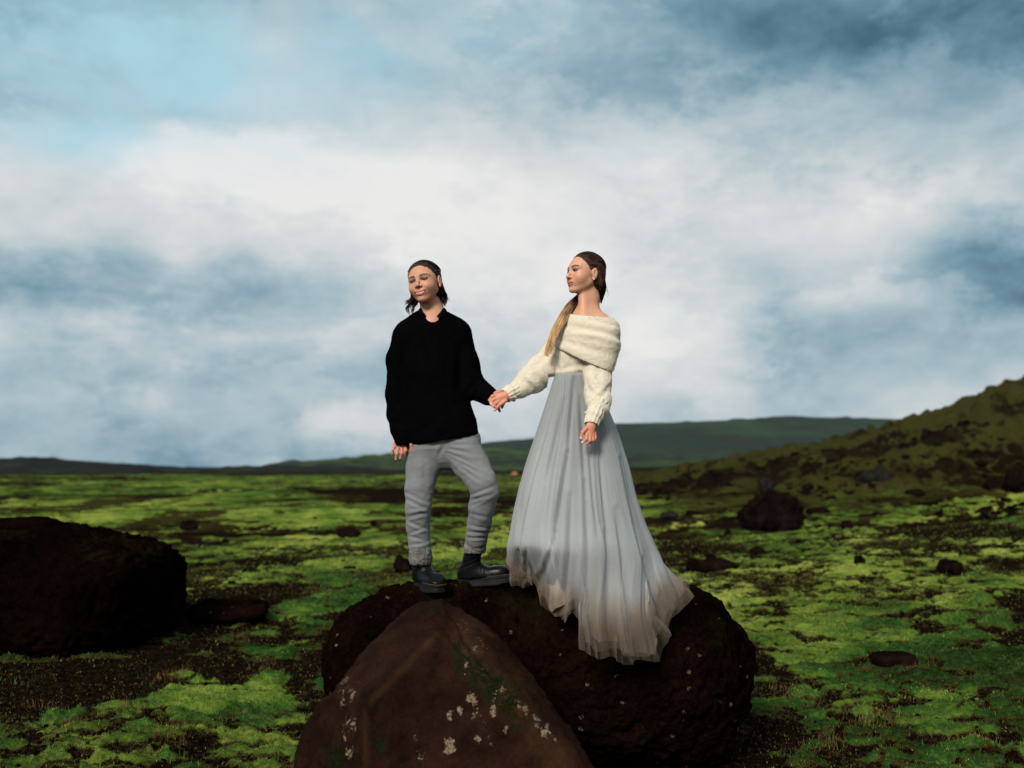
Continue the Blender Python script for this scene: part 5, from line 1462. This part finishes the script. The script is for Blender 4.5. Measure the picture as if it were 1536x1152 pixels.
# cream sweater
g = make_field(748, 940, 462, 650, YB - 0.36, YB + 0.26, 0.0056, YB)
CH(g, [(877, 520, 0.0, 37), (868, 534, -0.01, 36), (860, 552, -0.01, 31)], YB, 0.03, 0.80)
CH(g, [(851, 510, 0.04, 20), (836, 531, 0.03, 22.5), (815, 556, 0.015, 23.5), (797, 569, -0.02, 21.5), (783, 580, -0.05, 15), (778, 584, -0.06, 13)], YB, 0.02)
CH(g, [(900, 520, -0.05, 15), (895, 552, -0.09, 21), (895, 580, -0.14, 22), (897, 602, -0.19, 18), (897, 611, -0.215, 14)], YB, 0.02)
CH(g, [(911, 598, -0.19, 4), (905, 614, -0.215, 8)], YB, 0.03)
g.half(P(860, 562, YB), (0.04, 0, -1), 0.012, (P(822, 620, YB) - [0, .3, 0], P(872, 540, YB) + [0, .3, 0]))
V, Q = g.mesh(); N = normals(V, Q)
off = groove(V, N, [((836, 520), (800, 552), 5, .010), ((832, 540), (836, 560), 4, .014), ((822, 585), (800, 560), 4, .008), ((800, 586), (782, 570), 3.5, .009), ((845, 520), (862, 556), 5, .006), ((870, 512), (876, 560), 6, .014), ((866, 550), (880, 600), 5, .008),
                    ((884, 560), (914, 590), 5, .006), ((880, 590), (908, 612), 4, .008), ((915, 580), (890, 606), 4, .007), ((840, 556), (872, 548), 4, .006), ((895, 540), (890, 580), 6, .006)], YB)
off += (fbm3(V * 11, 3, 661) - 0.5) * 0.014 + (noise3(V * 130, 662) - 0.5) * 0.0035
swB = np_mesh('sweater', V + N * off[:, None], Q, M['cream_knit'], parent=pb)
def fuzz(V, N, n, L, mat, tint, seed, parent, name):
    rr = np.random.default_rng(seed); i = rr.integers(0, len(V), n)
    b_ = V[i]; d = N[i] + rr.normal(0, 0.7, (n, 3)); d /= np.linalg.norm(d, axis=1)[:, None]
    s = np.cross(d, rr.normal(size=(n, 3))); s /= np.linalg.norm(s, axis=1)[:, None]
    T = b_ + d * (L * rr.uniform(0.3, 1, n))[:, None]
    VV = np.stack([b_ - s * 0.0006, b_ + s * 0.0006, T], 1).reshape(-1, 3)
    return tag(np_mesh(name, VV, np.arange(3 * n).reshape(-1, 3), mat, parent=parent, smooth=False), kind='stuff')
def cuff(rows, parent, seed, ribs=26, open_end=True, Y=YB):
    """ribbed knit tube through (px,py,depth,radius px) with rolls"""
    pts = np.array([P(r[0], r[1], Y + r[2]) for r in rows]); rad = np.array([r[3] * Y / F for r in rows])
    pts = spline(pts, 26); rad = np.interp(np.linspace(0, 1, 26), np.linspace(0, 1, len(rows)), rad)
    V_, Q_, T_ = tubes([(pts, rad)], 72)
    cen = np.repeat(pts, 72, 0); th_ = np.tile(np.arange(72) / 72 * 2 * PI, 26)
    V_ = cen + (V_ - cen) * (1 + 0.045 * np.cos(th_ * ribs / 2)[:, None] + 0.08 * (noise3(V_ * 55, seed)[:, None] - 0.5))
    o = np_mesh('cuff', V_, Q_, M['cream_knit'], parent=parent)
    md = o.modifiers.new('thickness', 'SOLIDIFY'); md.thickness = 0.006
cuff([(782, 580, -.05, 13.5), (774, 585, -.07, 12.2), (769, 588, -.08, 11.0), (766, 589, -.085, 12.5), (763, 591, -.09, 11.5), (758, 594, -.10, 10.0)], swB, 671)
cuff([(899, 606, -.205, 15), (896, 613, -.225, 12.2), (893, 619, -.24, 12.3), (892, 623, -.25, 13.2), (890, 627, -.255, 11.8), (888, 633, -.265, 11.0), (887, 637, -.27, 10.0)], swB, 672)
fuzz(V + N * off[:, None], N, 9000, 0.009, M['cream_knit'], None, 673, swB, 'fuzz')

# wide turned over collar below bare shoulders
rings = [((852, 486), (905, 489), (878, 492), .055), ((846, 473), (911, 479), (878, 477), .085), ((841, 471), (919, 478), (879, 474), .10), ((838, 477), (929, 488), (878, 484), .115), ((835, 488), (931, 501), (876, 499), .13),
         ((833, 497), (931, 516), (874, 511), .132), ((831, 502), (929, 528), (872, 519), .128), ((827, 508), (925, 543), (870, 530), .132), ((825, 512), (921, 554), (869, 536), .13), ((827, 513), (919, 555), (869, 537), .125), ((831, 509), (914, 548), (870, 531), .11)]
n = 150; th = np.arange(n) / n * 2 * PI; rows = []
for L_, R2, Mi, d in rings:
    A0 = P(L_[0], L_[1], YB + 0.05); B0 = P(R2[0], R2[1], YB - 0.10); Cc = (A0 + B0) / 2; ax = (B0 - A0) / 2
    fr = P(Mi[0], Mi[1], Cc[1] - d) - Cc; bk = np.array([0.02, 0.085, 0.0 + 0.03])
    r = np.array([Cc + ax * -math.cos(a) * (1.0) + (fr if math.sin(a) > 0 else bk) * abs(math.sin(a)) ** 0.85 for a in th]); rows.append(r)
G_ = np.array(rows)                                          # rings x n x 3
m = 60
GG = np.stack([spline(G_[:, j_], m) for j_ in range(n)], 1)
V = GG.reshape(-1, 3)
i = np.arange(m - 1)[:, None]; j = np.arange(n)[None]; j2 = (j + 1) % n
Q = np.stack([i * n + j, (i + 1) * n + j, (i + 1) * n + j2, i * n + j2], -1).reshape(-1, 4)
N = normals(V, Q)
if (N[m // 2 * n + n // 4][1] > 0): Q = Q[:, ::-1]; N = -N
off = groove(V, N, [((842, 490), (929, 513), 4.5, .015), ((836, 497), (880, 504), 4, .005), ((880, 486), (926, 496), 3.5, .004), ((850, 518), (915, 540), 5, .003)], YB)
off += (fbm3(V * np.array([9, 9, 20]), 3, 681) - 0.5) * 0.008 + (noise3(V * 130, 682) - 0.5) * 0.0035
off *= np.repeat(sstep(0.06, 0.28, np.linspace(0, 1, m)) * 0.85 + 0.15, n)
V = V + N * off[:, None]
cw = np_mesh('collar', V, Q, M['cream_knit'], parent=swB)
tag(cw, 'wide folded collar worn off the shoulders')
md = cw.modifiers.new('thickness', 'SOLIDIFY'); md.thickness = 0.008
fuzz(V, N, 8000, 0.010, M['cream_knit'], None, 683, swB, 'fuzz')

# tulle skirt
HEM = np.array([(761, 866), (773, 869), (783, 878), (797, 884), (804, 874), (812, 897), (832, 936), (850, 928), (862, 917), (874, 930), (880, 950), (881, 972), (905, 984), (925, 985), (940, 993), (985, 992), (992, 962), (1003, 946), (1005, 930), (1014, 915), (1026, 904)], float)
LR = [((834, 560), (885, 556), .105, 5.08), ((822, 600), (904, 600), .14, 5.08), ((807, 648), (924, 650), .17, 5.07), ((790, 700), (938, 700), .22, 5.05), ((779, 740), (947, 745), .27, 5.02), ((768, 790), (961, 790), .32, 4.99), ((763, 820), (977, 830), .36, 4.96)]
def skirt(name, mat, inset, short, seed, sheer, parent, nc=430, nr=150, flare=1.0, ruff=1.0):
    s = np.linspace(0, 1, nc)                       # front, left edge to right edge
    K = len(LR); guides = []
    # warp the columns so that folds bunch where they do in the cloth
    sw = s + 0.012 * (noise2(s * 9, s * 0, seed) - 0.5) * np.sin(PI * s)
    for (L_, R2, d, Yc) in LR:
        hw = (R2[0] - L_[0]) / 2; cx = (R2[0] + L_[0]) / 2
        px = cx - np.cos(PI * sw) * hw; py = L_[1] + (R2[1] - L_[1]) * (px - L_[0]) / (R2[0] - L_[0])
        Yy = Yc - d * np.sin(PI * sw) ** 0.8
        guides.append(np.array([P(a, b, c) for a, b, c in zip(px, py, Yy)]))
    # hem
    hx = np.interp(s, [0, .12, .22, .35, .5, .72, .86, .94, 1], [773, 797, 806, 835, 876, 940, 990, 1005, 1025])
    hy = np.interp(hx, HEM[:, 0], HEM[:, 1]) - short * sstep(0.05, 0.35, s + 0.12) * (0.6 + 0.8 * noise2(s * 9, s * 0 + 3, seed + 3))
    hY = np.interp(s, [0, .12, .22, .35, .5, .72, .86, .94, 1], [4.97, 4.88, 4.84, 4.70, 4.60, 4.52, 4.58, 4.72, 4.93])
    hem = np.array([P(a, b, c) for a, b, c in zip(hx, hy, hY)])
    # ring just above the hem
    gx = np.interp(s, [0, .12, .22, .35, .5, .72, .86, .94, 1], [762, 785, 803, 836, 873, 930, 972, 988, 1003])
    gy = 0.62 * hy + 0.38 * 800 + 4; gY = hY - 0.01
    pre = np.array([P(a, b, c) for a, b, c in zip(gx, gy, gY)])
    G = np.stack(guides + [pre, hem])               # K+2 x nc x 3
    tk = np.array([0, .10, .22, .36, .48, .61, .70, .86, 1.0])
    t_ = np.linspace(0, 1, nr)
    Fv = np.stack([np.interp(t_, tk, G[:, j_, c_]) for j_ in range(nc) for c_ in range(3)], 0).reshape(nc, 3, nr).transpose(2, 0, 1)
    # smooth along the length
    for _ in range(10): Fv[1:-1] = 0.25 * Fv[:-2] + 0.5 * Fv[1:-1] + 0.25 * Fv[2:]
    # back half closes behind, hem resting on the rock
    nb = 70; sb = np.linspace(0, 1, nb + 2)[1:-1]
    Lc, Rc = Fv[:, 0], Fv[:, -1]
    back = []
    for q_ in sb:
        c_ = Rc + (Lc - Rc) * (0.5 - 0.5 * math.cos(PI * q_))
        bulge = np.interp(t_, [0, .3, .7, 1], [.10, .24, .38, .42]) * math.sin(PI * q_)
        c_ = c_.copy(); c_[:, 1] += bulge
        c_[:, 2] = np.where(c_[:, 2] < 0.86, 0.86 + 0.01 * math.sin(q_ * 40), c_[:, 2])
        back.append(c_)
    A = np.concatenate([Fv, np.stack(back, 1)], 1)
    n = nc + nb
    V = A.reshape(-1, 3)
    i = np.arange(nr - 1)[:, None]; j = np.arange(n)[None]; j2 = (j + 1) % n
    Q = np.stack([i * n + j, (i + 1) * n + j, (i + 1) * n + j2, i * n + j2], -1).reshape(-1, 4)
    N = normals(V, Q)
    if N[(nr // 2) * n + nc // 2][1] > 0: Q = Q[:, ::-1]; N = -N
    T = np.repeat(t_, n); S = np.tile(np.concatenate([s, 1 + sb]), nr)
    # pleats: narrow at the waist, wide and deep towards the hem
    drift = 0.35 * (noise2(S * 5, T * 1.5, seed + 8) - 0.5)
    p1 = 1 - np.abs(2 * noise2(S * 19 + drift * 4, T * 0.7, seed + 1) - 1) * 1.0
    p2 = 1 - np.abs(2 * noise2(S * 50 + drift * 6, T * 1.1, seed + 2) - 1)
    p3 = noise2(S * 9 + drift, T * 0.9, seed + 4)
    amp = np.interp(T, [0, .15, .5, .8, 1], [.006, .013, .028, .040, .048])
    off = amp * ((p1 - .5) * 0.55 + (p2 - .5) * 0.14 * (1 - T) + (p3 - .5) * 1.5)
    e = sstep(0.84, 1.0, T)
    off += ruff * e * (0.050 * (noise2(S * 17, T * 7, seed + 5) - 0.5) + 0.016 * (noise2(S * 38, T * 10, seed + 6) - 0.5))
    off -= inset
    if front_folds: off += groove(V, N, front_folds, YB) * 0.8
    # hold the sides so the outline keeps
    V = V + N * off[:, None]
    V[:, 2] += ruff * e * 0.02 * (noise2(S * 30, T * 6, seed + 7) - 0.5)
    # keep the cloth outside the boulder
    cx_, cy_, cz_, rx, ry, rz = 0.62, 5.33, 0.335, 0.70, 0.685, 0.555
    stain = sstep(0.60, 1.08, T + 0.10 * (noise2(S * 12, T * 2, seed + 9) - 0.5) + 0.10 * sstep(0.20, 0.0, S) )
    shr = sheer * sstep(0.70, 1.0, T + 0.18 * (noise2(S * 7, T * 3, seed + 10) - 0.5)) 
    return np_mesh(name, V, Q, mat, {'stain': stain, 'sheer': shr}, parent=parent)
front_folds = [((858, 572), (848, 680), 3.0, .016), ((848, 680), (828, 790), 3.5, .024), ((828, 790), (806, 868), 3.5, .013), ((868, 600), (872, 740), 3.5, .012), ((872, 720), (868, 860), 4, .014), ((895, 660), (899, 800), 3.0, .012), ((845, 600), (815, 720), 3.5, .010),
               ((897, 790), (893, 930), 4, .016), ((925, 690), (950, 850), 4, .012), ((915, 760), (925, 960), 4, .014), ((950, 830), (985, 950), 4, .016), ((878, 640), (884, 800), 2.5, .010), ((850, 740), (840, 900), 4, .014), ((790, 800), (786, 868), 3.0, .007), ((780, 740), (776, 850), 3.5, .006), ((968, 800), (1000, 900), 4, .014)]
sk = skirt('skirt', M['tulle_lining'], 0.022, 16, 700, 0.0, pb)
skirt('tulle_layer', M['tulle'], 0.008, 7, 710, 0.18, sk, nc=380, nr=120, ruff=1.3)
skirt('tulle_layer', M['tulle'], 0.0, 0, 720, 0.30, sk, nc=380, nr=120, ruff=1.6)

# ------------------------------------------------------------ air
hv = []
for z in (-4.0, 62.0):
    for y in (-300.0, 1900.0):
        for x in (-1900.0, 1900.0): hv.append((x, y, z))
hz = np_mesh('haze', np.array(hv), np.array([(0, 2, 3, 1), (4, 5, 7, 6), (0, 1, 5, 4), (2, 6, 7, 3), (0, 4, 6, 2), (1, 3, 7, 5)]), None, smooth=False)
hm = bpy.data.materials.new('thin haze'); hm.use_nodes = True
hm.node_tree.nodes.clear()
ho = hm.node_tree.nodes.new('ShaderNodeOutputMaterial'); hp = hm.node_tree.nodes.new('ShaderNodeVolumePrincipled')
hp.inputs['Color'].default_value = (0.80, 0.88, 0.93, 1); hp.inputs['Density'].default_value = 0.00008; hp.inputs['Anisotropy'].default_value = 0.2
hm.node_tree.links.new(hp.outputs[0], ho.inputs['Volume'])
hz.data.materials.append(hm)
tag(hz, 'thin haze in the air over the plain', kind='stuff')
